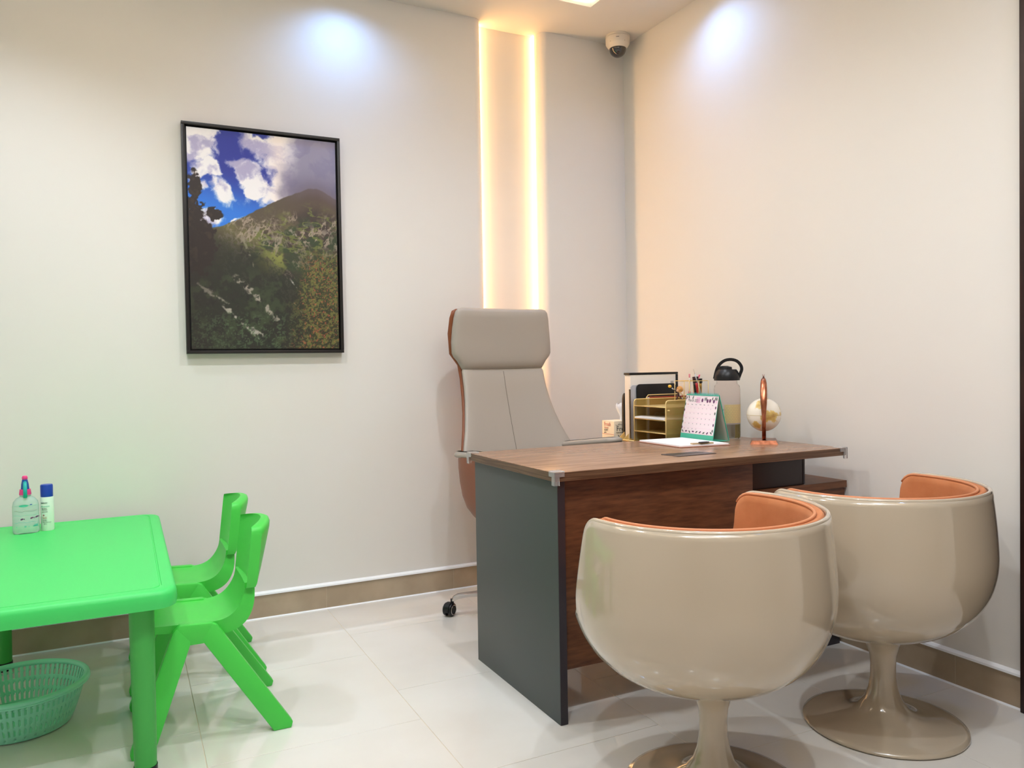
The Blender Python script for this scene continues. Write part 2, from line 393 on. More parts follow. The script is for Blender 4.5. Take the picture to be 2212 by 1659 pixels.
def cup_chair(x, y, label):
    t = thing('cup_chair', label, 'chair', (0, 0, 0), 'cup shaped visitor chairs')
    dy = .0388
    K = 40
    zs0 = .250
    vs = []; fs = []
    angs = sorted(set([round(2.5*i, 2) for i in range(144)] + [round(v, 2) for e in (10, 170) for v in np.arange(e-1, e+19, .7)*1.0 if e == 10] + [round(v, 2) for v in np.arange(152, 171.5, .7)]))
    N = len(angs)
    for a in angs:
        zt = rim_z(a)
        ar = math.radians(a)
        # arc-length-ish sampling of the profile up to zt
        P = [(r, z) for r, z in PROF if z < zt-1e-6] + [(prof_r(zt), zt)]
        # cumulative length
        Ls = [0]
        for (r0, z0), (r1, z1) in zip(P[:-1], P[1:]): Ls.append(Ls[-1]+math.hypot(r1-r0, z1-z0))
        for k in range(K+1):
            s = Ls[-1]*k/K; q = 0
            while q < len(Ls)-2 and Ls[q+1] < s: q += 1
            f = (s-Ls[q])/max(Ls[q+1]-Ls[q], 1e-9)
            r = P[q][0]+(P[q+1][0]-P[q][0])*f; z = P[q][1]+(P[q+1][1]-P[q][1])*f
            vs.append((r*math.cos(ar), dy+r*math.sin(ar), z))
    for i in range(N):
        j = (i+1) % N
        for k in range(K):
            fs.append((i*(K+1)+k, j*(K+1)+k, j*(K+1)+k+1, i*(K+1)+k+1))
    o = mesh('seat_shell', vs, fs, m_shell, t, True, 180)
    so = o.modifiers.new('t', 'SOLIDIFY'); so.thickness = .012; so.offset = -1
    edge = []
    for a in angs:
        z = rim_z(a); r = prof_r(z)-.0064; edge.append((r*math.cos(math.radians(a)), dy+r*math.sin(math.radians(a)), z))
    e2 = [(Vector(edge[i-1])+Vector(edge[i])*2+Vector(edge[(i+1) % N]))/4 for i in range(N)]
    tube('rim', e2, .0064, m_shell, t, 10, True)
    # padded lining
    def lining_z(a): return rim_z(a)+.001
    secs = []
    for a in angs:
        zt = lining_z(a); ar = math.radians(a)
        loop = []
        zb = .405
        for k in range(7):
            z = zb+(zt-.012-zb)*k/6; loop.append((prof_r(z, .0125), z))
        R = prof_r(zt, 0)
        loop += [(R-.0150, zt-.002), (R-.018, zt+.002), (R-.023, zt+.002), (R-.029, zt-.002), (R-.036, zt-.001), (R-.043, zt-.008)]
        for k in range(6):
            z = zt-.022-(zt-.022-zb)*k/5; pad = .046+.012*math.sin(PI*min(1, (zt-z)/(zt-zb+1e-6)))
            loop.append((prof_r(z, 0)-pad, z))
        secs.append([(r*math.cos(ar), dy+r*math.sin(ar), z) for r, z in loop])
    secs.append(secs[0])
    loft('backrest_lining', secs, m_orange, t, cap=False)
    pip = []
    for a in [v for v in angs if abs((v-90+180) % 360-180) > 60]:
        pass
    order = [a for a in np.arange(90+72, 360+90-72+.1, 2.)]
    pip = [((prof_r(lining_z(a % 360))-.036)*math.cos(math.radians(a)), dy+(prof_r(lining_z(a % 360))-.036)*math.sin(math.radians(a)), lining_z(a % 360)+.0005) for a in order]
    tube('piping', pip, .0042, m_orange2, t, 8)
    lathe('seat_cushion', [(0, .39), (.235, .39), (.262, .40), (.270, .42), (.262, .44), (.235, .452), (.15, .457), (0, .458)], (0, dy, 0), m_orange, t, 72)
    lathe('pedestal', [(.214, 0), (.220, .004), (.219, .009), (.205, .013), (.17, .017), (.13, .023), (.095, .033), (.068, .050), (.050, .075), (.040, .105), (.0345, .14), (.034, .175), (.037, .205), (.046, .235), (.058, .252), (.072, .262), (.085, .266)], (0, 0, 0), m_shell, t, 96, angle=180)
    lathe('floor_glide', [(.208, -.0), (.210, .002), (.0, .002)], (0, 0, -.0), m_blk, t, 48)
    t.location = (x, y, 0)
    return t
c1 = cup_chair(-1.1019, -1.9385, 'beige cup chair with orange lining, nearest, in front of the wooden desk front')
c2 = cup_chair(-.4373, -1.8964, 'beige cup chair with orange lining, farther one beside the right wall')
c1.rotation_euler.z = math.radians(10); c2.rotation_euler.z = math.radians(1.5)

# ------------------------------------------------------------------ executive chair
EX, EY = -.845, -.30
EYAW = math.radians(2)
ex = thing('swivel_chair', 'high back swivel chair, grey leather front and brown shell, behind the desk', 'chair', (EX, -.50, 0))
def sect(z, yc, wdt, wing, t, ex_=.62, shift=0., n=32):
    out = []
    for i in range(n):
        a = 2*PI*i/n; c_, s_ = math.cos(a), math.sin(a)
        u = math.copysign(abs(c_)**ex_, c_); d = math.copysign(abs(s_)**.75, s_)
        out.append((EX+wdt*u, yc-wing*abs(u)**2.2+shift+d*t/2, z))
    return out
BK = [(.60, -.352, .250, .065), (.66, -.338, .272, .068), (.70, -.325, .270, .062), (.74, -.310, .255, .055), (.78, -.296, .241, .048), (.84, -.275, .226, .04), (.90, -.256, .2145, .035), (.96, -.238, .2075, .031), (1.03, -.219, .206, .028)]
secs = [sect(z, y, w_, g, .055) for z, y, w_, g in BK]
secs += [sect(1.045, -.214, .200, .026, .045), sect(1.05, -.213, .19, .022, .03)]
loft('backrest', secs, m_gley, ex)
HD = [(1.036, -.214, .190, .024, .03), (1.041, -.214, .203, .024, .055), (1.055, -.215, .210, .026, .075), (1.078, -.213, .224, .028, .084), (1.096, -.211, .240, .03, .088), (1.112, -.210, .248, .031, .09), (1.16, -.207, .249, .031, .09),
      (1.22, -.209, .244, .03, .085), (1.27, -.215, .238, .029, .076), (1.295, -.219, .232, .028, .064), (1.308, -.222, .222, .026, .045), (1.313, -.223, .205, .024, .02)]
loft('headrest', [sect(*h, ex_=.5) for h in HD], m_gley, ex)
SH = [(.50, -.33, .24, .06), (.60, -.330, .266, .07), (.70, -.303, .268, .065), (.78, -.272, .240, .05), (.85, -.25, .224, .042), (.92, -.228, .214, .035), (1.0, -.207, .209, .03), (1.06, -.194, .213, .028), (1.11, -.187, .249, .03), (1.2, -.185, .254, .03), (1.27, -.194, .247, .028), (1.30, -.202, .238, .026), (1.309, -.206, .22, .022)]
loft('back_shell', [sect(z, y, w_, g, .05, shift=.008) for z, y, w_, g in SH], m_brley, ex)
seam = [(EX, y-.0285, z) for z, y, w_, g in BK]
tube('seam', [p for p in seam], .0009, m_seam, ex, 6)
lathe('seat_base', [(0, .40), (.10, .40), (.12, .42), (.0, .42)], (EX, -.52, 0), m_blk, ex, 24)
loft('seat_cushion', [[(EX+hw*math.copysign(abs(math.cos(a))**.5, math.cos(a)), -.55+hd*math.copysign(abs(math.sin(a))**.5, math.sin(a)), z) for a in [2*PI*i/32 for i in range(32)]]
                      for z, hw, hd in ((.425, .17, .22), (.43, .195, .235), (.46, .21, .245), (.50, .225, .25), (.52, .215, .24), (.525, .18, .20))], m_gley, ex)
def arm(s):
    # leather covered side shell, rounding in towards the bottom, its top rising to the front
    lift = lambda y, z: z+(.050 if s > 0 else .022)*max(0, (-.33-y)/.40)*max(0, min(1, (z-.45)/.2))+(.012 if s > 0 else .002)
    secs = []
    for z, xo, y0, y1 in ((.372, .165, -.64, -.42), (.385, .200, -.69, -.36), (.41, .232, -.72, -.33), (.45, .258, -.745, -.31), (.50, .274, -.76, -.30), (.56, .284, -.765, -.297), (.62, .290, -.76, -.298), (.655, .291, -.752, -.30), (.667, .288, -.745, -.305)):
        n = 10
        L = [(y0+(y1-y0)*k/n) for k in range(n+1)]
        bow = lambda y: .035*(2*(y-y0)/(y1-y0)-1)**4
        outr = [(EX+s*(xo-bow(y)), y, lift(y, z)) for y in L]; inn = [(EX+s*(xo-.036-bow(y)), y, lift(y, z)) for y in L[::-1]]
        secs.append(outr+inn)
    loft('side_shell', secs, m_brley, ex, angle=50)
    pts = []
    for z, e in ((.664, .006), (.668, 0), (.676, -.001), (.684, .003), (.689, .012), (.691, .024)):
        loop = rrect(.218+e, (.292 if s > 0 else .286)-e, -.765+e, -.300-e, .034, 5)
        pts.append([(EX+s*u, v, lift(v, z)) for u, v in loop])
    loft('arm_pad', pts, m_gley, ex, angle=80)
arm(-1); arm(1)
loft('under_shell', [[(EX+hw*math.copysign(abs(math.cos(a))**.6, math.cos(a)), -.54+hd*math.copysign(abs(math.sin(a))**.6, math.sin(a)), z) for a in [2*PI*i/32 for i in range(32)]]
                     for z, hw, hd in ((.362, .13, .12), (.368, .18, .17), (.39, .215, .20), (.424, .238, .225))], m_brley, ex)
lathe('gas_lift', [(.045, .06), (.045, .10), (.028, .105), (.028, .37), (0, .37)], (EX, -.50, 0), m_chrome, ex, 24)
for k in range(5):
    a = math.radians(156.3+72*k); L = .352
    def pt(r, z, side=0.): return (EX+r*math.cos(a)-side*math.sin(a), -.50+r*math.sin(a)+side*math.cos(a), z)
    secs = []
    for r, zt, zb, hw in ((.03, .120, .075, .030), (.12, .112, .080, .026), (.22, .103, .082, .021), (.29, .096, .080, .018), (.325, .092, .074, .017), (.345, .083, .064, .015), (.352, .074, .064, .010)):
        secs.append([pt(r, zt-.004, -hw), pt(r, zt, -hw*.6), pt(r, zt, hw*.6), pt(r, zt-.004, hw), pt(r, zb, hw*.9), pt(r, zb, -hw*.9)])
    leg = loft('base_arm', secs, m_chrome, ex, angle=40)
    cx_, cy_, _ = pt(L+.012, 0)
    ca = bpy.data.objects.new('caster', None); C.objects.link(ca); ca.parent = ex; ORG[ca.name] = org(ex)
    wd = a+math.radians(58)      # rolling direction
    def wheel(off):
        vs = []; prof = [(0, -.006), (.017, -.006), (.0185, -.0075), (.021, -.0078), (.0265, -.005), (.0275, 0), (.0265, .006), (.02, .008), (0, .008)]
        secs = []
        for rr, d in prof:
            secs.append([(cx_+math.cos(wd)*rr*math.cos(b)-math.sin(wd)*(off+d*math.copysign(1, off)*-1), cy_+math.sin(wd)*rr*math.cos(b)+math.cos(wd)*(off+d*math.copysign(1, off)*-1), .0277+rr*math.sin(b)) for b in [2*PI*i/28 for i in range(28)]])
        return loft('wheel', secs, m_blk, ca, cap=False, angle=40)
    for off in (.013, -.013):
        wheel(off)
        d = off+math.copysign(.0081, off)
        tube('wheel_ring', [(cx_+math.cos(wd)*.0195*math.cos(b)-math.sin(wd)*d, cy_+math.sin(wd)*.0195*math.cos(b)+math.cos(wd)*d, .0277+.0195*math.sin(b)) for b in [2*PI*i/28 for i in range(28)]], .0014, m_chrome, ca, 6, True)
    hood = []
    for b in [math.radians(v) for v in range(-15, 196, 15)]:
        for_ = []
        for wv, rr in ((-.024, .026), (-.024, .0305), (.024, .0305), (.024, .026)):
            for_.append((cx_+math.cos(wd)*rr*math.cos(b)-math.sin(wd)*wv*.45, cy_+math.sin(wd)*rr*math.cos(b)+math.cos(wd)*wv*.45, .0277+rr*math.sin(b)))
        hood.append(for_)
    loft('hood', hood, m_blk, ca, angle=30)
    tube('stem', [(cx_-.012*math.cos(a), cy_-.012*math.sin(a), .045), (cx_-.012*math.cos(a), cy_-.012*math.sin(a), .072)], .0075, m_blk, ca, 10)

ex.rotation_euler.z = EYAW; ex.location.x += .008
# ------------------------------------------------------------------ children's table
tb = thing('kids_table', "low green plastic children's table on round legs at the left edge", 'table', (-2.575, -.675, 0))
TX0, TX1, TY0, TY1 = -2.878, -2.274, -1.283, -.070
sec = []
for z, e in ((.452, .010), (.454, .002), (.470, .0), (.486, .001), (.4945, .004), (.4985, .009), (.500, .016)):
    sec.append([(u, v, z) for u, v in rrect(TX0+e, TX1-e, TY0+e, TY1-e, .055, 8)])
for e_, z_ in ((.036, .500), (.0372, .4975), (.0402, .4975), (.0415, .500)): sec.append([(u, v, z_) for u, v in rrect(TX0+e_, TX1-e_, TY0+e_, TY1-e_, .03, 8)])
loft('tabletop', sec, m_green, tb, angle=45)
for i, (x, y) in enumerate(((-2.359, -1.200), (-2.359, -.150), (-2.795, -1.200), (-2.795, -.150))):
    lg = lathe('leg', [(.027, .028), (.0275, .06), (.030, .36), (.0305, .454)], (x, y, 0), m_greenleg, tb, 32)
    lathe('foot_cap', [(.0, 0), (.027, 0), (.029, .004), (.029, .03), (.0, .03)], (x, y, 0), m_blk, lg, 24)

# ------------------------------------------------------------------ children's chairs
def kid_chair(y0, label):
    t = thing('kids_chair', label, 'chair', (-2.17, y0, 0), "green plastic children's chairs")
    front = [(-2.375, .322), (-2.366, .333), (-2.345, .338), (-2.30, .337), (-2.24, .334), (-2.19, .331), (-2.155, .332), (-2.130, .339), (-2.110, .353), (-2.094, .375), (-2.084, .400), (-2.080, .425)]
    back = [(-2.372, .312), (-2.364, .316), (-2.34, .317), (-2.30, .314), (-2.23, .305), (-2.17, .293), (-2.130, .292), (-2.100, .302), (-2.076, .322), (-2.060, .352), (-2.053, .385), (-2.052, .425)]
    wid = [.105, .118, .125, .127, .128, .128, .128, .128, .127, .122, .113, .108]
    front, back = _catmull(front, 3), _catmull(back, 3); wid = [p[0] for p in _catmull([(w_, 0) for w_ in wid], 3)]
    M_ = 16; secs = []
    for (fx, fz), (bx, bz), w_ in zip(front, back, wid):
        a = [(fx+.004*(1-abs(v)**2), y0+v*w_, fz-.006*(1-abs(v)**4)) for v in np.linspace(-1, 1, M_)]
        b = [(bx, y0+v*(w_-.004), bz) for v in np.linspace(1, -1, M_)]
        secs.append(a+b)
    loft('seat', secs, m_green2, t, angle=50)
    secs = []
    for z, w_, th, cur in ((.408, .105, .022, .012), (.414, .128, .026, .014), (.425, .132, .029, .016), (.46, .132, .030, .024), (.52, .131, .030, .034), (.565, .130, .030, .040), (.578, .128, .029, .041), (.586, .124, .024, .042), (.590, .116, .014, .042)):
        xf = -2.078+.018*(z-.42)/.158
        zz = lambda v: z+.012*(1-v*v)*(z-.41)/.18
        a = [(xf+cur*(1-v*v)+(.0 if abs(v) < .9 else 0), y0+v*w_, zz(v)) for v in np.linspace(-1, 1, M_)]
        b = [(xf+cur*(1-v*v)+th, y0+v*w_, zz(v)) for v in np.linspace(1, -1, M_)]
        secs.append(a+b)
    loft('backrest', secs, m_green2, t, angle=50)
    for s in (-1, 1):
        def sh(co, s=s):
            k = (.335-co.z)/.335
            return (co.x, y0+s*(.133+co.y+.038*k), co.z)
        prism('side_rail', [(-2.262, .337), (-2.178, .333), (-2.166, .326), (-2.196, .279), (-2.243, .279), (-2.272, .328)], 1, -.014, .014, m_green2, t, bev=.004, shear=sh)
        prism('leg', [(-2.176, .331), (-2.163, .326), (-1.963, .016), (-1.968, 0), (-2.018, 0), (-2.206, .290)], 1, -.0145, .0145, m_green2, t, bev=.004, shear=sh)
        prism('leg', [(-2.268, .331), (-2.232, .290), (-2.338, 0), (-2.392, 0), (-2.396, .016), (-2.280, .320)], 1, -.0145, .0145, m_green2, t, bev=.004, shear=sh)
        prism('under_rib', [(-2.262, .325), (-2.176, .321), (-2.2, .285), (-2.24, .285)], 1, -.030, -.014, m_green2, t, shear=lambda co, s=s: (co.x, y0+s*(.133+co.y), co.z))
    return t
kid_chair(-.915, "green plastic children's chair, nearer one, pushed to the table's right side")
kid_chair(-.443, "green plastic children's chair, farther one nearest the picture wall")

# ------------------------------------------------------------------ basket under the table
bk = thing('plastic_basket', 'round seafoam green slotted plastic basket on the floor under the green table', 'basket', (-2.69, -.69, 0))
NA = 360
def br(z): return .134+(.176-.134)*(z/.122)**.8
lv = [.004, .011, .0145, .0225, .0255, .0425, .0465, .0535, .057, .0745, .078, .0855, .0885, .1045, .108, .124]
prof = [(.0, .003), (.06, .003), (.12, .003), (.130, .003)] + [(br(z), z) for z in lv]
vs = []; fs = []
for r, z in prof:
    for i in range(NA):
        a = 2*PI*i/NA; vs.append((-2.69+r*math.cos(a), -.69+r*math.sin(a), z))
for k in range(1, len(prof)-1):
    za, zb_ = prof[k][1], prof[k+1][1]; h_ = zb_-za
    for i in range(NA):
        j = (i+1) % NA
        if k >= 4:
            if h_ > .012 and i % 5 < 2: continue          # tall slots
            if .003 < h_ < .0045 and za > .02 and i % 5 < 1: continue   # pointed slot ends
            if abs(za-.011) < 1e-6 and i % 10 < 2: continue
        fs.append((k*NA+i, k*NA+j, (k+1)*NA+j, (k+1)*NA+i))
fs.append(tuple(NA+i for i in range(NA)))
body_b = mesh('body', vs, fs, m_teal, bk, True, 50)
so = body_b.modifiers.new('t', 'SOLIDIFY'); so.thickness = .0025; so.offset = 0
tube('rim', [(-2.69+.180*math.cos(a), -.69+.180*math.sin(a), .125) for a in [2*PI*i/96 for i in range(96)]], .0085, m_teal, bk, 10, True)
tube('rim_lip', [(-2.69+.186*math.cos(a), -.69+.186*math.sin(a), .118) for a in [2*PI*i/96 for i in range(96)]], .003, m_teal, bk, 8, True)

# ------------------------------------------------------------------ bottles on the children's table
sb = thing('hand_gel_bottle', 'clear pump bottle of hand gel with pink and turquoise top on the green table', 'bottle', (-2.703, -.25, .5))
F2C = math.atan2(CAM[1]+.25, CAM[0]+2.703)     # direction from bottle to camera
c = (-2.703, -.25, .5)
rot = F2C-PI/2
lathe('bottle_body', [(0, 0), (.036, 0), (.040, .005), (.0405, .02), (.040, .095), (.037, .110), (.028, .122), (.017, .128), (.017, .134), (0, .134)], c, m_gel, sb, 48, 1, .68, rot)
lathe('neck', [(.0165, .1285), (.0165, .137), (0, .137)], c, m_clear, sb, 32)
lathe('collar', [(.0185, .134), (.0185, .138), (.0165, .153), (0, .153)], c, m_pink, sb, 32)
lathe('pump_tower', [(.013, .153), (.0115, .17), (.009, .182), (.008, .187), (0, .187)], c, m_navy, sb, 24)
lathe('pump_knob', [(.0075, .1855), (.0088, .189), (.0090, .194), (.0065, .199), (0, .200)], c, m_pink, sb, 24)
dxy = Vector((math.cos(F2C), math.sin(F2C), 0))
cc = Vector(c)
tube('spout', [cc+dxy*.003+Vector((0, 0, .178)), cc+dxy*.014+Vector((0, 0, .172)), cc+dxy*.021+Vector((0, 0, .155)), cc+dxy*.023+Vector((0, 0, .125))], [.006, .006, .0062, .0062], m_tealp, sb, 12)
def flat_place(c, face, off, z0, x0=0.):
    n = Vector((math.cos(face), math.sin(face), 0)); r = Vector((-n.y, n.x, 0))
    def f(u, v, d):
        return Vector((c[0], c[1], z0+v)) + r*(u+x0) + n*(off+d)
    return f
def oval_place(c, face, a, b, z0):
    n = Vector((math.cos(face), math.sin(face), 0)); r = Vector((-n.y, n.x, 0))
    def f(u, v, d):
        k = max(0, 1-(u/a)**2); return Vector((c[0], c[1], z0+v)) + r*u + n*(b*math.sqrt(k)+.0006+d)
    return f
op = oval_place(c, F2C, .0405, .0275, .5)
def blob(pts, m, parent, place, name='printed_mark'):
    g = org(parent); me = bpy.data.meshes.new(name); me.from_pydata([Vector(place(u, v, 0))-g for u, v in pts], [], [tuple(range(len(pts)))])
    return link(name, me, m, parent)
def ell(cu, cv, a, b, n=12, r=0.):
    return [(cu+a*math.cos(t)*math.cos(r)-b*math.sin(t)*math.sin(r), cv+a*math.cos(t)*math.sin(r)+b*math.sin(t)*math.cos(r)) for t in [2*PI*i/n for i in range(n)]]
# printed waves, fish and coral of the gel label
for zc, mm, amp in ((.098, m_tealcard, .0012), (.082, m_greycard, .001), (.078, m_leaf, .0014), (.064, m_tealcard, .001), (.040, m_tealp, .0012)):
    us = np.linspace(-.034, .034, 15)
    for u0, u1 in zip(us[:-1], us[1:]):
        f = lambda u: zc+amp*math.sin(u*190+zc*900)
        blob([(u0, f(u0)), (u1, f(u1)), (u1, f(u1)+.0007), (u0, f(u0)+.0007)], mm, sb, op)
for u, z in ((-.012, .052), (.017, .054), (.032, .056)):
    blob(ell(u, z, .005, .0028, 10, .4), m_plum, sb, op); blob([(u+.004, z), (u+.008, z+.003), (u+.008, z-.003)], m_plum, sb, op)
blob(ell(.016, .101, .004, .0015), m_blue, sb, op); blob(ell(-.006, .098, .014, .0042, 20), m_tealcard, sb, op)
for u, s in ((.030, .011), (.024, .006), (-.002, .006), (-.028, .003), (.008, .003)):
    for q in range(3): blob([(u-s*.5+q*s*.3, .024), (u-s*.2+q*s*.3, .024), (u-s*.3+q*s*.35, .024+s)], m_tealp, sb, op)

sc = thing('spray_can', 'slim white spray can with blue cap and red cross beside the gel bottle', 'spray can', (-2.640, -.232, .5))
c = (-2.640, -.232, .5)
lathe('can', [(0, 0), (.0195, 0), (.0208, .003), (.0208, .116), (.0198, .119), (0, .119)], c, m_pale, sc, 40)
lathe('cap', [(.0195, .1175), (.0198, .158), (.018, .162), (0, .163)], c, m_blue, sc, 40)
F2 = math.atan2(CAM[1]+.232, CAM[0]+2.64)
for s, sz, z, mm, u0 in (('ENERGY', .0060, .0965, m_ink, -.021), ('ADVANCED', .0054, .0845, m_tealcard, -.0215), ('Pain Relief', .0040, .0780, m_ink, -.018), ('Skin Spray', .0042, .0735, m_ink, -.017),
                      ('antimicrobial', .0036, .0665, m_ink, -.018), ('Spray with', .0034, .0480, m_rink, -.0165), ('cooling gel', .0034, .0440, m_rink, -.0165), ('For topical', .0030, .0385, m_ink, -.016),
                      ('use on skin', .0030, .0345, m_ink, -.016), ('contents under pressure', .0028, .0300, m_ink, -.0165), ('100 mL', .0030, .0240, m_ink, -.012)):
    text(s, sz, mm, sc, cyl_place(c, .0208, F2+u0/.0208, .5+z))
cpz = cyl_place(c, .0208, F2-.0115/.0208, .5+.0555)
blob([(-.0008, -.003), (.0008, -.003), (.0008, .003), (-.0008, .003)], m_redink, sc, cpz); blob([(-.003, -.0008), (.003, -.0008), (.003, .0008), (-.003, .0008)], m_redink, sc, lambda u, v, d: cpz(u, v, .0002))

# ------------------------------------------------------------------ picture on the wall
PX0, PX1, PZ0, PZ1 = -2.1557, -1.5169, 1.1234, 2.0566
pic = thing('framed_picture', 'mountain landscape print in a thin black floating frame on the back wall', 'picture', ((PX0+PX1)/2, -.005, PZ0))
ft = .0125
for nm, b_ in (('frame_rail', (PX0, PX1, -.035, -.002, PZ1-ft, PZ1)), ('frame_rail', (PX0, PX1, -.035, -.002, PZ0, PZ0+ft)), ('frame_stile', (PX0, PX0+ft, -.035, -.002, PZ0+ft, PZ1-ft)), ('frame_stile', (PX1-ft, PX1, -.035, -.002, PZ0+ft, PZ1-ft))):
    box(nm, b_, m_blkm, pic, bev=.001)
box('backing_board', (PX0+ft, PX1-ft, -.012, -.002, PZ0+ft, PZ1-ft), m_blk, pic)
# the print: colours computed procedurally into a colour attribute
NX, NZ = 300, 440
def vnoise(u, v, seed):
    rng = np.random.default_rng(seed); g = rng.random((64, 64))
    iu, iv = np.floor(u).astype(int), np.floor(v).astype(int); fu, fv = u-iu, v-iv
    fu = fu*fu*(3-2*fu); fv = fv*fv*(3-2*fv)
    a = g[iu % 64, iv % 64]; b_ = g[(iu+1) % 64, iv % 64]; c_ = g[iu % 64, (iv+1) % 64]; d = g[(iu+1) % 64, (iv+1) % 64]
    return (a*(1-fu)+b_*fu)*(1-fv)+(c_*(1-fu)+d*fu)*fv
def fbm(u, v, f, seed, o=6, g=.55):
    s = 0; a = 1; t = 0
    for k in range(o):
        s = s+a*vnoise(u*f+k*7.3, v*f+k*3.1, seed+k); t += a; a *= g; f *= 2.03
    return s/t
def sst(a, b_, x): t = np.clip((x-a)/(b_-a), 0, 1); return t*t*(3-2*t)
U, V = np.meshgrid(np.linspace(0, 1, NX), np.linspace(0, 1, NZ))
A = 1.46
def mix(c0, c1, t): return c0*(1-t[..., None])+np.array(c1)*t[..., None]
n1 = fbm(U, V*A, 5, 1); n2 = fbm(U, V*A, 12, 9); n3 = fbm(U, V*A, 30, 19, 4); n4 = fbm(U, V*A, 3, 29)
img = np.zeros((NZ, NX, 3)); img[:] = (34, 48, 150)
img = mix(img, (44, 120, 220), sst(.18, .40, V+.15*(.4-U)))
cl = np.zeros_like(U)
wx, wy = (fbm(U, V*A, 6, 201)-.5)*.16, (fbm(U, V*A, 6, 211)-.5)*.16
for cu, cv, a, b_, r in ((.06, .06, .15, .13, 0), (.13, .17, .10, .05, .5), (.44, .05, .17, .08, .3), (.64, .05, .17, .16, .2), (.66, .18, .13, .17, .1), (.36, .17, .13, .06, .7), (.47, .25, .09, .05, .6), (.22, .285, .12, .055, .45), (.57, .29, .09, .06, 0), (.12, .40, .13, .045, 0), (.31, .40, .07, .015, -.4), (.80, .1, .3, .25, 0), (.05, .24, .07, .025, .4)):
    du = U+wx-cu; dv = (V-cv)*A+wy
    x = (du*math.cos(r)+dv*math.sin(r))/a; y = (-du*math.sin(r)+dv*math.cos(r))/(b_*A)
    cl = np.maximum(cl, 1.3-(x*x+y*y)**.5)
cln = fbm(U+wx, V*A+wy, 7, 231, 7, .6)
cl = sst(.12, .62, cl+(cln-.5)*1.9)*sst(.10, .26, cl+(cln-.5)*.9)
cloudc = mix(np.zeros_like(img)+np.array((244, 240, 242)), (176, 170, 204), sst(.46, .66, fbm(U+wx, V*A+wy+.03, 8, 241)))
cloudc = mix(cloudc, (250, 232, 222), np.exp(-((U-.60)/.07)**2)*.6)
img = img*(1-cl[..., None])+cloudc*cl[..., None]
gy = sst(.60, .80, U+(n4-.5)*.35-.25*np.maximum(0, V-.2)+.1*V)
img = mix(img, (132, 126, 152), gy*.85); img = mix(img, (100, 92, 118), gy*sst(.10, .28, V)*.7)
ridge = np.interp(U[0], [0, .12, .2, .3, .42, .5, .58, .66, .74, .8, .86, .92, 1], [.48, .46, .435, .405, .36, .325, .295, .275, .252, .238, .235, .25, .275])+(fbm(U[0], U[0]*0, 9, 77)-.5)*.03
D = V-ridge[None, :]
mt = sst(-.002, .004, D)
ter = np.zeros_like(img); ter[:] = (88, 76, 60)
ter = mix(ter, (112, 106, 62), sst(.42, .6, n1)*.7)
ter = mix(ter, (84, 66, 62), sst(.55, .9, U)*sst(.14, .02, D)*.9)
ter = mix(ter, (44, 56, 34), sst(.14, .30, D+(n1-.5)*.2)*.80)
def ridged(f, seed, ang=0., st=1.): 
    u_ = U*math.cos(ang)+V*A*math.sin(ang); v_ = (-U*math.sin(ang)+V*A*math.cos(ang))*st
    return 1-np.abs(2*fbm(u_+5, v_+5, f, seed, 5)-1)
rk = ridged(26, 301, .35, .5); rk2 = ridged(40, 311, -.5, .5)
ter = mix(ter, (58, 44, 42), sst(.46, .60, fbm(U, V*A*.7, 14, 321, 4))*sst(.06, .14, D)*.75)
ter = mix(ter, (52, 66, 38), sst(.50, .60, fbm(U, V*A*1.4, 12, 331, 5))*sst(.10, .18, D)*.85)
ter = mix(ter, (112, 118, 56), sst(.88, .95, ridged(8, 341, .1, 2.4))*sst(.05, .12, D)*sst(.66, .5, V)*.8)
band = sst(.33, .40, V)*sst(.64, .54, V)*sst(.15, .35, U)
ter = mix(ter, (168, 150, 132), sst(.86, .95, rk)*band*sst(.42, .56, fbm(U, V*A, 9, 371, 3))*.85); ter = mix(ter, (142, 126, 112), sst(.88, .95, rk2)*sst(.36, .44, V)*sst(.46, .58, fbm(U, V*A, 8, 381, 3))*.7)
ter = mix(ter, (150, 138, 126), sst(.60, .68, fbm(U, V*A*.7, 22, 351, 4))*np.exp(-(((V-.42-.05*U)/.05)**2))*sst(.3, .5, U)*.9)
pt_ = np.exp(-((np.abs((U-.53)/.12)**2+np.abs((V-.60-.1*(U-.5))/.06)**2)**1.3))+np.exp(-(((U-.60+.5*(V-.52))/.03)**2+((V-.54)/.06)**2))
pn = sst(.42, .52, fbm(U, V*A, 26, 361, 4)); ter = mix(ter, (132, 134, 66), np.clip(pt_*1.3, 0, 1)*(.35+.65*pn)*sst(.25, .6, pt_+(n3-.5)*.9))
def streak(u0, v0, u1, v1, w0, col, amt, seed):
    global ter
    du, dv = u1-u0, (v1-v0)*A; L = math.hypot(du, dv)
    t = ((U-u0)*du+(V-v0)*A*dv)/L**2; d = np.abs((U-u0)*dv-(V-v0)*A*du)/L + (fbm(U, V*A, 22, seed, 4)-.5)*w0*3
    m_ = sst(w0, w0*.3, d)*sst(-.02, .05, t)*sst(1.03, .95, t)*sst(.38, .58, fbm(U, V*A, 40, seed+3, 3))
    ter = mix(ter, col, m_*amt)
ter = mix(ter, (34, 34, 26), sst(.52, .66, V+.35*(.5-U)+(n1-.5)*.1)*.8)
ter = mix(ter, (60, 70, 44), sst(.5, .66, n2)*sst(.58, .7, V)*.75)
streak(.28, .66, .60, .88, .020, (160, 150, 136), .95, 61); streak(.03, .70, .26, .80, .014, (150, 142, 128), .9, 71); streak(.20, .80, .46, .95, .018, (172, 164, 152), .95, 81)
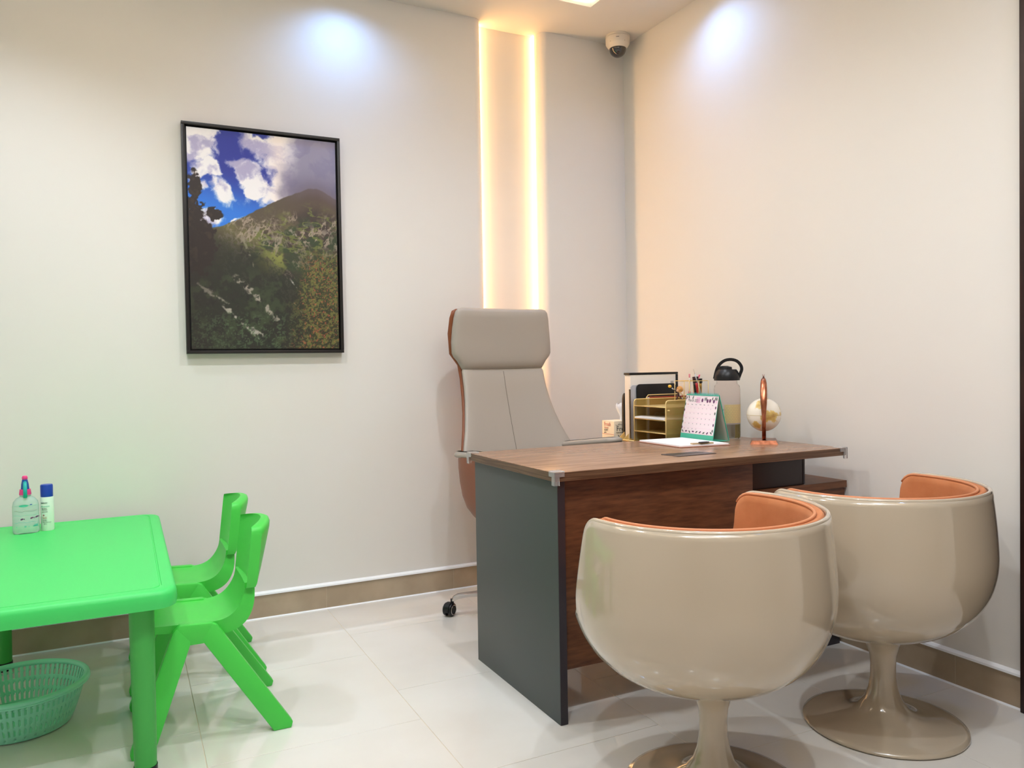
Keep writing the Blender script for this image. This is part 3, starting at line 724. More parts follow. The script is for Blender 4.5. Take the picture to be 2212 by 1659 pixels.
streak(.66, .67, .76, .76, .006, (176, 172, 166), .9, 91); streak(.68, .78, .74, .83, .004, (150, 150, 120), .8, 95); streak(.33, .46, .42, .62, .008, (140, 134, 112), .7, 97); streak(.62, .46, .56, .56, .006, (150, 134, 120), .7, 98)
bz = sst(.66, .84, U+.22*(V-.62)+(n2-.5)*.22)*sst(.50, .60, V)
leafn = fbm(U, V*A, 110, 111, 2)*.6+.4*fbm(U+.37, V*A, 40, 113, 2)
ter = mix(ter, (58, 58, 30), bz*.6); ter = mix(ter, (116, 114, 56), sst(.48, .58, leafn)*bz*.8)
ter = mix(ter, (184, 92, 66), sst(.66, .76, fbm(U, V*A, 115, 131, 2, .8))*bz*.8)
ter = mix(ter, (84, 108, 72), sst(.52, .64, leafn)*sst(.80, .88, V)*(1-bz)*.6)
ter = mix(ter, (26, 24, 20), sst(.60, .8, n3)*sst(.6, .8, V)*.5)
img = img*(1-mt[..., None])+ter*mt[..., None]
fog = np.exp(-((D)/.035)**2)*sst(.55, .85, U); img = mix(img, (112, 100, 112), fog*.55)
tree = np.maximum(np.exp(-(((U-.045)/.042)**2+((V-.26)/.07)**2)), np.exp(-(((U-.04)/.08)**2+((V-.42)/.12)**2)))
tree = np.maximum(tree, np.exp(-(((U-.16)/.055)**2+((V-.385)/.035)**2))*.95); tree = tree*(.75+.5*sst(.35, .6, fbm(U, V*A, 40, 401, 3)))
tree = np.maximum(tree, np.exp(-(((U-.04)/.13)**2+((V-.52)/.13)**2))*1.2)
img = mix(img, (40, 28, 24), sst(.34, .5, tree+(n3-.5)*.75)); img = mix(img, (78, 60, 44), sst(.5, .7, n3)*sst(.4, .7, tree)*.4)
sh_ = sst(.30, .0, U)*sst(.5, .62, V)*.35; img = mix(img, (34, 24, 20), sh_)
col = np.clip(img/255, 0, 1); col = np.where(col <= .04045, col/12.92, ((col+.055)/1.055)**2.4)
q0, q1, r0, r1 = PX0+ft+.007, PX1-ft-.007, PZ0+ft+.007, PZ1-ft-.007
g = org(pic)
vx = q0+(q1-q0)*U-g.x; vz = r1-(r1-r0)*V-g.z
me = bpy.data.meshes.new('print_sheet')
verts = np.stack([vx, np.full_like(vx, -.0265-g.y), vz], -1).reshape(-1, 3)
idx = np.arange(NX*NZ).reshape(NZ, NX)
quads = np.stack([idx[1:, :-1], idx[1:, 1:], idx[:-1, 1:], idx[:-1, :-1]], -1).reshape(-1, 4)
me.vertices.add(len(verts)); me.vertices.foreach_set('co', verts.ravel())
me.loops.add(quads.size); me.loops.foreach_set('vertex_index', quads.ravel().astype(np.int32))
me.polygons.add(len(quads)); me.polygons.foreach_set('loop_start', np.arange(0, quads.size, 4, dtype=np.int32))
me.update(calc_edges=True); me.validate()
at_ = me.color_attributes.new('print', 'FLOAT_COLOR', 'POINT'); at_.data.foreach_set('color', np.concatenate([col.reshape(-1, 3), np.ones((NX*NZ, 1))], 1).ravel())
m_print = bpy.data.materials.new('printed_landscape'); m_print.use_nodes = True; nt = m_print.node_tree
va = nt.nodes.new('ShaderNodeVertexColor'); va.layer_name = 'print'; nt.links.new(va.outputs[0], nt.nodes['Principled BSDF'].inputs['Base Color']); nt.nodes['Principled BSDF'].inputs['Roughness'].default_value = .45
link('print_sheet', me, m_print, pic)
box('canvas_edge', (q0, q1, -.0262, -.012, r0, r1), m_blk, pic)

# ------------------------------------------------------------------ security camera
cc_ = (-.105, -.105, H)
cm = thing('dome_camera', 'white dome security camera with smoked bubble on the ceiling near the corner', 'camera', cc_)
lathe('mount_ring', [(.060, 0), (.061, -.003), (.061, -.010), (.058, -.012), (0, -.012)], cc_, m_whitep, cm, 48)
lathe('housing', [(.0605, -.0125), (.0610, -.016), (.0600, -.042), (.057, -.048), (.047, -.062), (.043, -.065), (0, -.065)], cc_, m_whitep, cm, 48)
lathe('dome', [(.0425, -.0652)]+[(.0425*math.cos(a), -.066-.042*math.sin(a)) for a in [math.radians(d) for d in range(0, 91, 9)]], cc_, m_smoke, cm, 40, angle=180)
fa = math.atan2(CAM[1]-cc_[1], CAM[0]-cc_[0])
for da, zz, w_, h_ in ((0, -.027, .015, .0012), (-.62, -.043, .0024, .0014), (.62, -.043, .0024, .0014)):
    pl = cyl_place((cc_[0], cc_[1]), .0606, fa+da, H+zz)
    blob([(-w_/2, -h_), (w_/2, -h_), (w_/2, h_), (-w_/2, h_)], m_ink, cm, pl, 'badge' if da == 0 else 'screw')

# ------------------------------------------------------------------ things on the desk: clipboard
clip = [(-.573, -.894), (-.578, -1.164), (-.369, -1.193), (-.365, -.905)]
cb = thing('clipboard', 'rose edged clipboard with white paper lying on the desk', 'clipboard', (-.47, -1.04, DZ))
prism('board', [clip[0], clip[1], clip[2], clip[3]], 2, DZ+.0005, DZ+.0035, mat('rose_board', (186, 132, 112), .4), cb, bev=.001)
def inset(p, f, c0=(-.471, -1.04)): return [(c0[0]+(x-c0[0])*f, c0[1]+(y-c0[1])*f) for x, y in p]
pp = prism('paper_stack', inset(clip, .965), 2, DZ+.0036, DZ+.0085, m_paper, cb)
box('clip', (-.52, -.43, -1.168, -1.150, DZ+.0088, DZ+.014), mat('brass_clip', (206, 176, 136), .3, metal=.4), cb, bev=.002, rot=Matrix.Rotation(math.radians(-8), 3, 'Z'))
box('clip_lever', (-.495, -.455, -1.178, -1.162, DZ+.0142, DZ+.018), m_ink, cb, bev=.0015)

# desk calendar
cal = thing('desk_calendar', 'teal easel desk calendar with a printed month page standing on the desk', 'calendar', (-.31, -.96, DZ))
K0, K1 = Vector((-.334, -.856, DZ+.001)), Vector((-.338, -1.060, DZ+.001))
T0, T1 = Vector((-.305, -.866, DZ+.181)), Vector((-.309, -1.066, DZ+.181))
B0, B1 = Vector((-.262, -.872, DZ+.001)), Vector((-.266, -1.071, DZ+.001))
def quadplate(name, a, b_, c_, d, th, m, parent):
    n = (b_-a).cross(d-a).normalized()*th
    vs = [a, b_, c_, d, a+n, b_+n, c_+n, d+n]
    return mesh(name, vs, [(0, 1, 2, 3), (7, 6, 5, 4), (0, 4, 5, 1), (1, 5, 6, 2), (2, 6, 7, 3), (3, 7, 4, 0)], m, parent)
quadplate('front_board', K0, K1, T1, T0, .002, m_tealcard, cal)
quadplate('rear_board', B0, B1, T1, T0, -.002, m_tealcard, cal)
quadplate('inner_lining', B0+Vector((-.0035, 0, .001)), B1+Vector((-.0035, 0, .001)), T1+Vector((-.0035, 0, -.004)), T0+Vector((-.0035, 0, -.004)), .0006, m_greycard, cal)
quadplate('base_fold', K0+Vector((0, 0, 0)), K1, B1, B0, .0012, m_tealcard, cal)
eu = (K1-K0).normalized(); ev = (T0-K0).normalized(); en = eu.cross(ev).normalized()
if en.x > 0: en = -en
CW = (K1-K0).length; CH = (T0-K0).length
def cpl(u, v, d=0): return K0+eu*u+ev*v+en*(.0042+d)
pgp = [cpl(.002, .022), cpl(CW-.002, .022), cpl(CW-.003, CH-.004), cpl(.003, CH-.004)]
quadplate('page', pgp[0]-en*.0024, pgp[1]-en*.0024, pgp[2]-en*.0024, pgp[3]-en*.0024, .0008 if False else .001, mat('calendar_page', (250, 234, 238), .6), cal)
cplace = lambda x0, y0: (lambda u, v, d: cpl(x0+u, y0+v, d-.0004))
def cblob(pts, m, nm='printed_mark'): blob(pts, m, cal, lambda u, v, d: cpl(u, v, d-.0006), nm)
text('March 2021', .0150, m_leaf, cal, cplace(.018, CH-.030), depth=0)
cblob([(.070, CH-.034), (.094, CH-.034), (.094, CH-.012), (.070, CH-.012)], m_pinkink)
for q, (w__, u) in enumerate(zip(('Sun', 'Mon', 'Tue', 'Wed', 'Thu', 'Fri', 'Sat'), [.016+.0255*k for k in range(7)])):
    text(w__, .0050, m_rink if q in (0,) else m_mid, cal, cplace(u+.002, CH-.043))
dnum = 1
for r in range(5):
    for cdx in range(7):
        if r == 0 and cdx < 1: continue
        if dnum > 31: break
        text(str(dnum), .0046, m_mid if cdx else m_rink, cal, cplace(.018+.0245*cdx, CH-.058-.021*r), 'date'); dnum += 1
for r in range(5):
    cblob([(.012, CH-.052-.021*r), (CW-.02, CH-.052-.021*r), (CW-.02, CH-.0524-.021*r), (.012, CH-.0524-.021*r)], m_pinkink)
rnd = random.Random(3)
for u in (.108, .140, .155, .178): cblob(ell(u, CH-.022-rnd.random()*.006, .0056, .0078, 12), m_plum, 'printed_plum')
for u in (.008, .022, .048, .124, .132, .168, .186, .194): cblob(ell(u, CH-.012-rnd.random()*.006, .003, .0075, 10, rnd.uniform(-.6, .6)), m_leaf, 'printed_leaf')
for k in range(9): cblob(ell(.012+k*.022, .028+rnd.random()*.004, .007, .003, 10, rnd.uniform(-.8, .8)), m_plum if k % 2 else m_leaf, 'printed_leaf')
for k in range(6): cblob(ell(.004+rnd.random()*.002, .045+k*.024, .003, .006, 10), (m_plum, m_leaf, m_pinkink)[k % 3], 'printed_leaf')
for k in range(6): cblob(ell(CW-.008-rnd.random()*.003, .04+k*.023, .0035, .006, 10), (m_leaf, m_plum, m_pinkink)[k % 3], 'printed_leaf')
for k in range(22):
    u = .012+k*(CW-.024)/21; b_ = K0+eu*u+ev*CH
    tube('spiral_ring', [b_+en*(.005*math.cos(a)+.001)+Vector((0, 0, .001))+ev*(.006*math.sin(a)-.001) for a in [2*PI*i/10 for i in range(10)]], .0007, m_tealp, cal, 5, True)

# water bottle
wc = (-.198, -.985, DZ)
wb = thing('water_bottle', 'large clear water bottle with black loop handle lid on the desk', 'bottle', wc)
lathe('bottle_body', [(0, .001), (.044, .001), (.050, .006), (.0515, .016), (.0515, .200), (.049, .214), (.042, .222), (.040, .226), (.040, .238)], wc, m_clearb, wb, 64)
lathe('water', [(0, .004), (.047, .006), (.0485, .016), (.0485, .060), (0, .060)], wc, mat('water', (214, 222, 214), .02, trans=1, ior=1.2), wb, 48)
fa = math.atan2(CAM[1]-wc[1], CAM[0]-wc[0])
# patterned sleeve label on the right half
vs = []; fs = []
for i in range(25):
    a = fa+math.radians(-12)+math.radians(105)*i/24
    for z in (.066, .140): vs.append((wc[0]+.0521*math.cos(a), wc[1]+.0521*math.sin(a), wc[2]+z))
for i in range(24): fs.append((2*i, 2*i+2, 2*i+3, 2*i+1))
mesh('label_sleeve', vs, fs, mat('khaki_scale_print', (206, 184, 136), .5), wb, True, 180)
for r in range(10):
    for q in range(8):
        pl = cyl_place(wc, .0522, fa+math.radians(-8+q*12.5+(r % 2)*6), DZ+.071+r*.007)
        blob([(-.004, -.0005), (0, -.003), (.004, -.0005), (.0035, .0007), (0, -.0015), (-.0035, .0007)], m_gold, wb, pl)
text('T', .012, m_ink, wb, cyl_place(wc, .0518, fa+math.radians(-22), DZ+.112)); text('I', .012, m_ink, wb, cyl_place(wc, .0518, fa+math.radians(-20), DZ+.095)); text('L', .012, m_ink, wb, cyl_place(wc, .0518, fa+math.radians(-20), DZ+.080))
lathe('lid', [(0, .236), (.051, .236), (.0515, .242), (.050, .256), (.044, .272), (.038, .280), (0, .281)], wc, m_blk, wb, 48)
rv = Vector((-math.sin(fa), math.cos(fa), 0))   # to the right seen from the camera
if rv.dot(rt2) < 0: rv = -rv
W0 = Vector(wc)
def wp(u, z): return W0+rv*u+Vector((0, 0, z))
lathe('spout_cover', [(0, .279), (.030, .279), (.028, .290), (.012, .295), (0, .295)], (wc[0]-rv.x*.008, wc[1]-rv.y*.008, wc[2]), m_blk, wb, 24)
hp = _catmull([(-.048, .243), (-.044, .262), (-.038, .283), (-.026, .303), (-.006, .317), (.018, .320), (.040, .313), (.054, .297), (.058, .280), (.052, .262), (.045, .244)], 3)
secs = []
dn = Vector((math.cos(fa), math.sin(fa), 0))
for i, (u, z) in enumerate(hp):
    p = wp(u, z); a = wp(*hp[max(i-1, 0)]); b_ = wp(*hp[min(i+1, len(hp)-1)]); tdir = (b_-a).normalized(); nn = tdir.cross(dn).normalized()
    t_ = .0062
    secs.append([p+nn*t_+dn*.009, p+nn*t_-dn*.009, p-nn*t_-dn*.009, p-nn*t_+dn*.009])
loft('handle_loop', secs, m_blk, wb, angle=60)

# globe
gc = Vector((-.205, -1.195, DZ)); fg = math.atan2(CAM[1]-gc.y, CAM[0]-gc.x); gd = Vector((math.cos(fg), math.sin(fg), 0))
gl = thing('desk_globe', 'small ivory desk globe on a copper stand at the right of the desk', 'globe', gc)
gr_ = Vector((-gd.y, gd.x, 0))
def gbox(name, hw, hd, z0, z1, top, m):
    vs = []
    for z, f in ((z0, 1.), (z1, top)):
        for a, b_ in ((-1, -1), (1, -1), (1, 1), (-1, 1)): vs.append(gc+gr_*(a*hw*f)+gd*(b_*hd*f)+Vector((0, 0, z)))
    return mesh(name, vs, [(3, 2, 1, 0), (4, 5, 6, 7), (0, 1, 5, 4), (1, 2, 6, 5), (2, 3, 7, 6), (3, 0, 4, 7)], m, gl)
gbox('stand_base', .050, .066, 0, .0135, .86, m_copper)
armp = [(u_, z_, a_*1.08, b_*1.1) for u_, z_, a_, b_ in [(.010, .010, .0065, .004), (.030, .022, .0068, .004), (.052, .040, .0066, .004), (.068, .062, .0066, .004), (.076, .085, .0068, .004), (.0785, .108, .0070, .004), (.077, .130, .0085, .004), (.073, .155, .0105, .0045), (.066, .178, .0115, .005), (.055, .205, .0115, .005), (.040, .228, .0105, .005), (.026, .242, .008, .004), (.018, .250, .003, .002)]]
secs = []
for i, (u, z, hw, ht) in enumerate(armp):
    p = gc+gd*u+Vector((0, 0, z)); a = armp[max(i-1, 0)]; b_ = armp[min(i+1, len(armp)-1)]
    td = (gd*(b_[0]-a[0])+Vector((0, 0, b_[1]-a[1]))).normalized(); nn = gr_.cross(td)
    secs.append([p+gr_*hw*math.cos(t)+nn*ht*math.sin(t) for t in [2*PI*i_/10 for i_ in range(10)]])
loft('meridian_arm', secs, m_copper, gl)
for s in (-1, 1): tube('arm_tip', [gc+gd*.018+Vector((0, 0, .248)), gc+gd*.018+gr_*(.0035*s)+Vector((0, 0, .262))], [.0016, .0006], m_copper, gl, 6)
sph = bmesh.new(); bmesh.ops.create_uvsphere(sph, u_segments=48, v_segments=32, radius=.0630); bmesh.ops.translate(sph, verts=sph.verts, vec=gc+Vector((0, 0, .1075)))
m_globe = mat('globe_map', (236, 226, 208), .3, coat=.4)
nt = m_globe.node_tree; tc = nt.nodes.new('ShaderNodeTexCoord'); nz = nt.nodes.new('ShaderNodeTexNoise'); nz.inputs['Scale'].default_value = 19; nz.inputs['Detail'].default_value = 5
rp = nt.nodes.new('ShaderNodeValToRGB'); rp.color_ramp.elements[0].position = .52; rp.color_ramp.elements[1].position = .56
rp.color_ramp.elements[0].color = lin((238, 230, 214))+(1,); rp.color_ramp.elements[1].color = lin((226, 196, 116))+(1,)
e_ = rp.color_ramp.elements.new(.72); e_.color = lin((176, 128, 60))+(1,)
nt.links.new(tc.outputs['Object'], nz.inputs['Vector']); nt.links.new(nz.outputs['Fac'], rp.inputs[0]); nt.links.new(rp.outputs[0], nt.nodes['Principled BSDF'].inputs['Base Color'])
bmo('sphere', sph, m_globe, gl, True, 180)
tube('equator_ring', [gc+Vector((.0632*math.cos(a), .0632*math.sin(a), .1075)) for a in [2*PI*i/64 for i in range(64)]], .0006, m_goldd, gl, 5, True)
tube('axis_pin', [gc+Vector((0, 0, .012)), gc+Vector((0, 0, .048))], .004, m_copper, gl, 8)

# ------------------------------------------------------------------ gold mesh organiser on the cabinet
CZ = .611
OX0, OX1, OY0, OY1, OZ1 = -.384, -.100, -.826, -.602, .898
og = thing('desk_organizer', 'gold mesh letter tray organiser with file sorter on the cabinet behind the desk', 'organizer', (-.23, -.70, CZ))
def mesh_panel(name, a0, a1, b0, b1, place, parent, step=.0060, w_=.0014):
    vs = []; fs = []
    for sgn in (1, -1):
        k0 = a0-(b1-b0); k = k0
        while k < a1+(b1-b0):
            # line: u = k + sgn*(v-b0) (sgn=1) or u = k - (v-b0)
            p = []
            for v_ in (b0, b1):
                p.append((k+sgn*(v_-b0), v_))
            (u0, v0), (u1, v1) = p
            t0, t1 = 0., 1.; du = u1-u0
            lo, hi = (a0-u0)/du, (a1-u0)/du
            if lo > hi: lo, hi = hi, lo
            t0, t1 = max(t0, lo), min(t1, hi)
            if t1-t0 > .01:
                A_, B_ = (u0+du*t0, v0+(v1-v0)*t0), (u0+du*t1, v0+(v1-v0)*t1)
                n = len(vs); h = .0003*sgn
                vs += [place(A_[0]-w_, A_[1], h), place(A_[0]+w_, A_[1], h), place(B_[0]+w_, B_[1], h), place(B_[0]-w_, B_[1], h)]; fs.append((n, n+1, n+2, n+3))
            k += step
    me_ = mesh(name, vs, fs, m_goldd, parent); me_['kind'] = 'stuff'; return me_
for y in (OY0, OY1):
    tube('side_frame', [(OX0, y, CZ+.002), (OX0, y, OZ1-.012), (OX0+.004, y, OZ1-.003), (OX0+.013, y, OZ1), (OX1, y, OZ1), (OX1, y, CZ+.002)], .0026, m_gold, og, 8)
    mesh_panel('wire_mesh', OX0, OX1, CZ+.004, OZ1-.001, (lambda yy: (lambda u, v, d: (u, yy+d, v)))(y), og)
mesh_panel('wire_mesh', OY0, OY1, CZ+.004, OZ1-.004, lambda u, v, d: (OX1, u, v), og)
sh_z = (.650, .705, .760, .815, .870)
for z in sh_z:
    box('tray', (OX0+.002, OX1-.002, OY0+.003, OY1-.003, z-.0018, z), m_gold, og, bev=.0006, seg=1)
    tube('tray_lip', [(OX0, OY0+.002, z), (OX0, OY1-.002, z)], .0024, m_gold, og, 8)
lathe('side_knob', [(.006, 0), (.005, .004), (0, .005)], (OX0+.010, OY0-.006, .856), m_gold, og, 12)
# file sorter on the far side
SY0, SY1, SZ = OY1+.003, -.470, .713
tube('sorter_rail', [(OX0, SY0, SZ), (OX0, SY1, SZ), (OX1, SY1, SZ)], .0032, m_gold, og, 8)
box('sorter_floor', (OX0, OX1, SY0+.002, SY1-.002, SZ-.004, SZ-.002), m_gold, og)
for y in (SY1, -.512, -.548):
    prism('divider', [(OX0+.002, SZ), (OX0+.006, SZ+.004), (OX0+.06, SZ+.050), (OX0+.20, SZ+.050), (OX0+.20, SZ)], 1, y-.0012, y+.0012, m_gold, og)
for x in (OX0+.004, OX1-.004): tube('sorter_leg', [(x, SY1-.002, SZ-.003), (x, SY1-.002, CZ)], .0026, m_gold, og, 8)
tube('sorter_loop', [(-.309, OY1+.010, SZ), (-.309, OY1+.010, .905), (-.300, OY1+.010, .914), (-.115, OY1+.010, .914), (-.105, OY1+.010, .905), (-.105, OY1+.010, SZ)], .0022, m_gold, og, 8)

# papers on the middle tray
ps = thing('paper_stack', 'thin stack of white paper on the second tray of the gold organiser', 'paper', (-.22, -.71, .815))
vs = []; n = 9
for i in range(n):
    x = OX0-.004+(.285)*i/(n-1); dip = .003*math.sin(i*.9)+(.004 if i < 2 else .002)
    for y in (OY0+.010, OY1-.010): vs += [(x, y, .8155+abs(dip)*.5), (x, y, .8195+abs(dip))]
fs = []
for i in range(n-1):
    a, b_ = 4*i, 4*i+4
    fs += [(a, b_, b_+1, a+1), (a+2, a+3, b_+3, b_+2), (a+1, b_+1, b_+3, a+3), (a, a+2, b_+2, b_)]
fs += [(0, 1, 3, 2), (4*n-4, 4*n-2, 4*n-1, 4*n-3)]
mesh('sheets', vs, fs, m_paper, ps, True, 40)

# things standing in the sorter
bb = thing('file_box', 'tall cream file box with black top edge standing in the gold sorter', 'file box', (-.2, -.50, SZ))
box('case', (-.352, -.094, -.530, -.486, SZ, 1.003), mat('cream_file_box', (238, 228, 216), .5), bb, bev=.002)
box('black_edge', (-.356, -.086, -.532, -.484, 1.0035, 1.013), m_blk, bb, bev=.002)
box('black_spine', (-.0995, -.086, -.532, -.484, SZ, 1.003), m_blk, bb, bev=.002)
box('sticker', (-.128, -.112, -.5312, -.5302, .955, .972), m_greycard, bb)
lp = thing('laptop', 'closed black and silver laptop standing upright in the gold sorter', 'laptop', (-.2, -.555, SZ))
prism('lid', rrect(-.340, -.122, SZ, .962, .018, 6), 1, -.563, -.557, m_blk, lp, bev=.001)
prism('silver_base', rrect(-.369, -.126, SZ+.002, .958, .016, 6), 1, -.556, -.548, m_silver, lp, bev=.001)
box('elastic_band', (-.3725, -.3695, -.556, -.548, SZ+.01, .94), m_blk, lp)
bc = thing('black_case', 'slim rounded black case upright at the front of the gold sorter', 'case', (-.40, -.49, SZ))
loft('case_body', [[(-.337+.011*math.cos(a)*k, -.462+.0175*math.sin(a)*k, z) for a in [2*PI*i/20 for i in range(20)]] for z, k in ((.716, .3), (.722, .7), (.74, .95), (.78, 1), (.86, 1), (.895, .92), (.912, .7), (.920, .3))], m_blk, bc)
rb = thing('red_book', 'dark red and rust covered book behind the mesh of the gold organiser', 'book', (-.2, -.585, SZ))
box('cover', (-.292, -.085, -.592, -.572, SZ, .905), m_rust, rb, bev=.001)
box('page_block', (-.300, -.2925, -.590, -.574, SZ+.002, .903), m_paper, rb)
box('cover_band', (-.2915, -.0855, -.5935, -.5925, .875, .904), m_red, rb)
text('journal', .030, m_cream, rb, lambda u, v, d: (-.270+u, -.5935-d, .822+v))
text('notes', .026, m_cream, rb, lambda u, v, d: (-.262+u, -.5935-d, .790+v))

# tissue box
tx = thing('tissue_box', 'cream tissue box with a white tissue pulled up behind the chair arm', 'tissue box', (-.315, -.37, CZ))
box('carton', (-.372, -.262, -.425, -.325, CZ, .790), m_cream, tx, bev=.001)
box('carton_seam', (-.3727, -.3722, -.4245, -.3255, .728, .7295), m_rink, tx)
vs = []
secs = []
for z, a_, b_, dx in ((.790, .018, .010, 0), (.805, .014, .012, .0), (.825, .018, .014, -.006), (.845, .024, .016, -.010), (.858, .026, .010, -.010), (.868, .020, .005, -.012)):
    secs.append([(-.288+dx+a_*math.cos(t)*(1+.15*math.sin(5*t+z*60)), -.375+b_*math.sin(t)*(1+.2*math.cos(4*t)), z+.004*math.sin(3*t)) for t in [2*PI*i/28 for i in range(28)]])
loft('tissue', secs, m_paper, tx, cap=False)
sidep = lambda y0, z0: (lambda u, v, d: (-.3728-d, y0-u, z0+v))
frontp = lambda x0, z0: (lambda u, v, d: (x0+u, -.4256-d, z0+v))
text('Fresh', .026, m_rink, tx, sidep(-.342, .766)); text('soft tissues', .008, m_rink, tx, sidep(-.344, .756)); text('SOFT', .014, m_ink, tx, sidep(-.343, .742)); text('pure', .010, m_ink, tx, sidep(-.343, .733))
text('Fre', .032, m_ink, tx, frontp(-.360, .744)); text('facial tissue', .008, m_ink, tx, frontp(-.360, .735)); text('No', .022, m_ink, tx, frontp(-.352, .712))
# arabic-style wordmark strokes above the latin one
fp = frontp(-.362, .772)
def stroke(pts, w_, place, parent, m):
    for (a, b_) in zip(pts[:-1], pts[1:]):
        d = Vector((b_[0]-a[0], b_[1]-a[1])); n = Vector((-d.y, d.x)).normalized()*w_/2
        blob([(a[0]-n.x, a[1]-n.y), (b_[0]-n.x, b_[1]-n.y), (b_[0]+n.x, b_[1]+n.y), (a[0]+n.x, a[1]+n.y)], m, parent, place)
stroke([(0, .004), (.001, -.002), (.006, -.004), (.011, -.002), (.012, .003), (.014, .003), (.016, .0), (.018, .003), (.021, 0), (.024, .003), (.028, .001), (.034, .002), (.040, .002), (.042, .008), (.038, .009), (.037, .005)], .0016, fp, tx, m_ink)
for u, v in ((.016, .007), (.018, .009), (.020, .007), (.040, .012)): blob(ell(u, v, .001, .001, 8), m_ink, tx, fp)

# figurine on the near side frame of the organiser
fg_ = thing('toy_figurine', 'tiny figurine with caramel hair holding a yellow ball on the gold organiser', 'figurine', (-.275, -.826, OZ1))
fo = Vector((-.318, -.826, OZ1+.0026)); FS = 1.2
ca_ = math.atan2(CAM[1]-fo.y, CAM[0]-fo.x); fr = Vector((-math.sin(ca_), math.cos(ca_), 0))
if fr.dot(rt2) < 0: fr = -fr
fd = Vector((math.cos(ca_), math.sin(ca_), 0))
def fp3(u, z, d=0): return fo+fr*u*FS+fd*d*FS+Vector((0, 0, z*FS))
m_hair = mat('caramel_plastic', (206, 148, 80), .5); m_skin = mat('tan_plastic', (222, 170, 130), .5); m_yel = mat('yellow_ball', (246, 190, 60), .3); m_shirt = mat('dark_shirt', (64, 34, 30), .5)
tube('leg', [fp3(-.006, .0), fp3(-.004, .008), fp3(-.001, .016)], [.003, .0026, .0028], m_shirt, fg_, 8)
tube('leg', [fp3(.010, .004), fp3(.006, .010), fp3(.001, .016)], [.0026, .0024, .0028], m_shirt, fg_, 8)
tube('torso', [fp3(0, .014), fp3(0, .020), fp3(-.001, .026)], [.0035, .0045, .0035], m_shirt, fg_, 10)
tube('arm', [fp3(-.003, .024), fp3(-.010, .030), fp3(-.016, .036)], [.002, .0018, .0018], m_shirt, fg_, 8)
tube('arm', [fp3(-.016, .036), fp3(-.022, .041)], [.0022, .0022], m_silver, fg_, 8)
def ball(name, p, r, m, parent, sc_=(1, 1, 1)):
    b2 = bmesh.new(); bmesh.ops.create_icosphere(b2, subdivisions=3, radius=r); bmesh.ops.scale(b2, verts=b2.verts, vec=sc_); bmesh.ops.translate(b2, verts=b2.verts, vec=p)
    return bmo(name, b2, m, parent, True, 180)
ball('head', fp3(-.002, .032, .002), .0065, m_skin, fg_)
h = ball('hair', fp3(.004, .036), .0098, m_hair, fg_, (1, 1, 1)); 
for k in range(14):
    a = k*2.4; ball('hair_curl', fp3(.005+.008*math.cos(a), .036+.008*math.sin(a), .003*math.sin(k)), .0045, m_hair, h)
ball('yellow_ball', fp3(-.029, .047), .0068, m_yel, fg_, (1.1, 1.1, .95))
ball('foot', fp3(-.008, .001, .002), .0032, m_shirt, fg_); ball('foot', fp3(.013, .004), .0028, m_silver, fg_)

# pen holder on the top tray of the organiser, with its pens
ph = thing('pen_holder', 'clear pen box with gold rim standing on the top tray of the organiser', 'pen holder', (-.14, -.70, .870))
HX0, HX1, HY0, HY1, HZ0, HZ1 = -.206, -.103, -.760, -.660, .8712, .975
lp_ = [(HX0, HY0), (HX1, HY0), (HX1, HY1), (HX0, HY1)]
tube('rim', [(x, y, HZ1) for x, y in rrect(HX0, HX1, HY0, HY1, .006, 3)], .0018, m_gold, ph, 6, True)
for x, y in lp_ + [((HX0+HX1)/2, HY0), ((HX0+HX1)/2, HY1)]: tube('post', [(x, y, HZ0), (x, y, HZ1)], .0018, m_gold, ph, 6)
box('base_plate', (HX0, HX1, HY0, HY1, HZ0, HZ0+.002), m_gold, ph)
for nm, b_ in (('pane', (HX0+.002, HX1-.002, HY0-.0006, HY0+.0006, HZ0+.002, HZ1-.002)), ('pane', (HX0+.002, HX1-.002, HY1-.0006, HY1+.0006, HZ0+.002, HZ1-.002)), ('pane', (HX0-.0006, HX0+.0006, HY0+.002, HY1-.002, HZ0+.002, HZ1-.002)), ('pane', (HX1-.0006, HX1+.0006, HY0+.002, HY1-.002, HZ0+.002, HZ1-.002))):
    box(nm, b_, m_clear, ph)
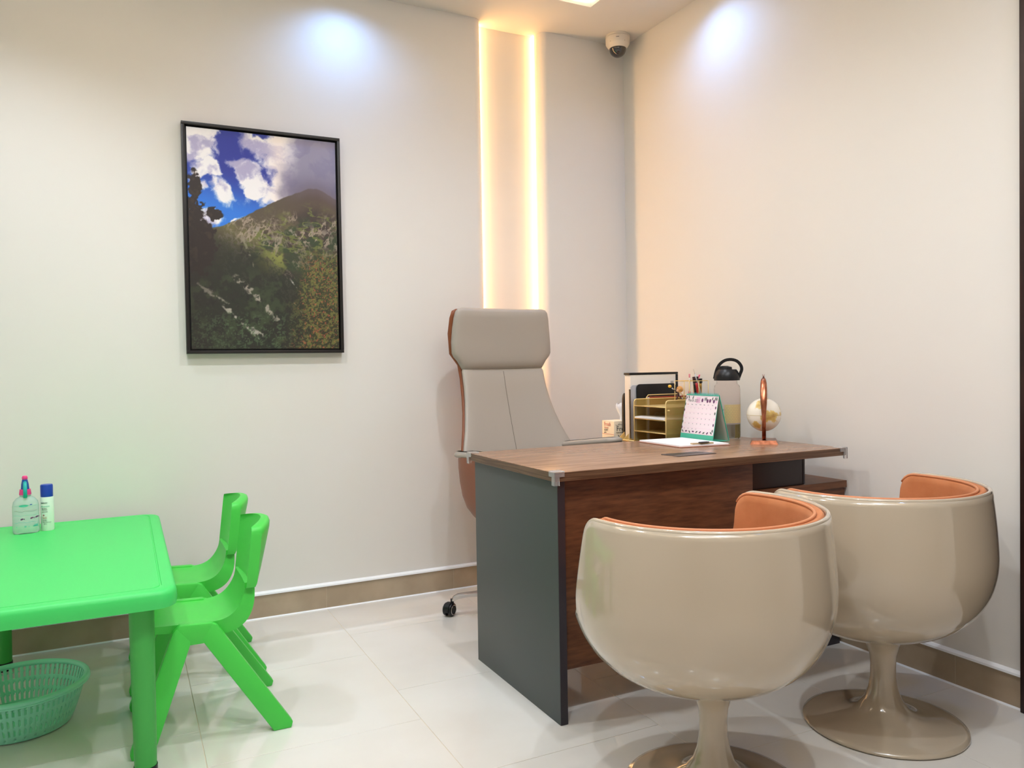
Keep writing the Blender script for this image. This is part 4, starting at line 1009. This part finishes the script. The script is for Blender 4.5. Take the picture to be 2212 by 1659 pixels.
def stick(name, label, cat, p0, p1, parts):
    t = thing(name, label, cat, p0, 'pens and brushes in the gold rimmed holder')
    P0, P1 = Vector(p0), Vector(p1)
    for nm, a, b_, r0_, r1_, m in parts:
        n = 6; tube(nm, [P0+(P1-P0)*(a+(b_-a)*i/n) for i in range(n+1)], [r0_+(r1_-r0_)*i/n for i in range(n+1)], m, t, 12)
    return t
zb = HZ0+.003
m_pk = mat('pink_gloss', (232, 96, 130), .3); m_pk2 = mat('pale_pink_plastic', (240, 150, 160), .4); m_rd = mat('red_plastic', (196, 34, 44), .35); m_brz = mat('bronze_handle', (176, 134, 56), .35, metal=.4)
stick('marker_pen', 'white and pink pen standing at the left of the pen holder', 'pen', (-.186, -.735, zb), (-.185, -.735, 1.005), [('barrel', 0, .42, .0055, .005, m_pk), ('tube', .42, .88, .003, .003, m_whitep), ('tip', .88, 1, .0035, .0038, m_pk2)])
stick('makeup_brush', 'wide dark brush handle in the pen holder', 'brush', (-.132, -.722, zb), (-.142, -.722, .992), [('handle', 0, .78, .009, .0125, m_blk), ('ferrule', .78, 1., .0125, .0135, mat('dark_maroon', (50, 26, 30), .5))])
stick('red_pen', 'red pen leaning at the left of the wide dark brush', 'pen', (-.142, -.748, zb), (-.158, -.748, .966), [('barrel', 0, 1, .005, .0055, m_rd)])
stick('thin_brush', 'long silver tweezer like pen leaning left out of the holder', 'pen', (-.112, -.742, zb), (-.166, -.738, 1.026), [('shaft', 0, .86, .0028, .0028, m_silver), ('tip', .86, 1, .0024, .0018, m_whitep)])
stick('black_cap_pen', 'bronze pen with a round black cap in the holder', 'pen', (-.114, -.722, zb), (-.114, -.722, .984), [('barrel', 0, .82, .0055, .0058, m_brz), ('cap', .82, 1, .0085, .0078, m_blk)])
stick('pink_pencil', 'pink pencil leaning right behind the black capped pen', 'pencil', (-.136, -.682, zb), (-.092, -.69, 1.0), [('shaft', 0, .9, .0032, .0032, m_pk2), ('tip', .9, 1, .0036, .0034, m_pk)])

# protruding outlet plate etc. are not in view
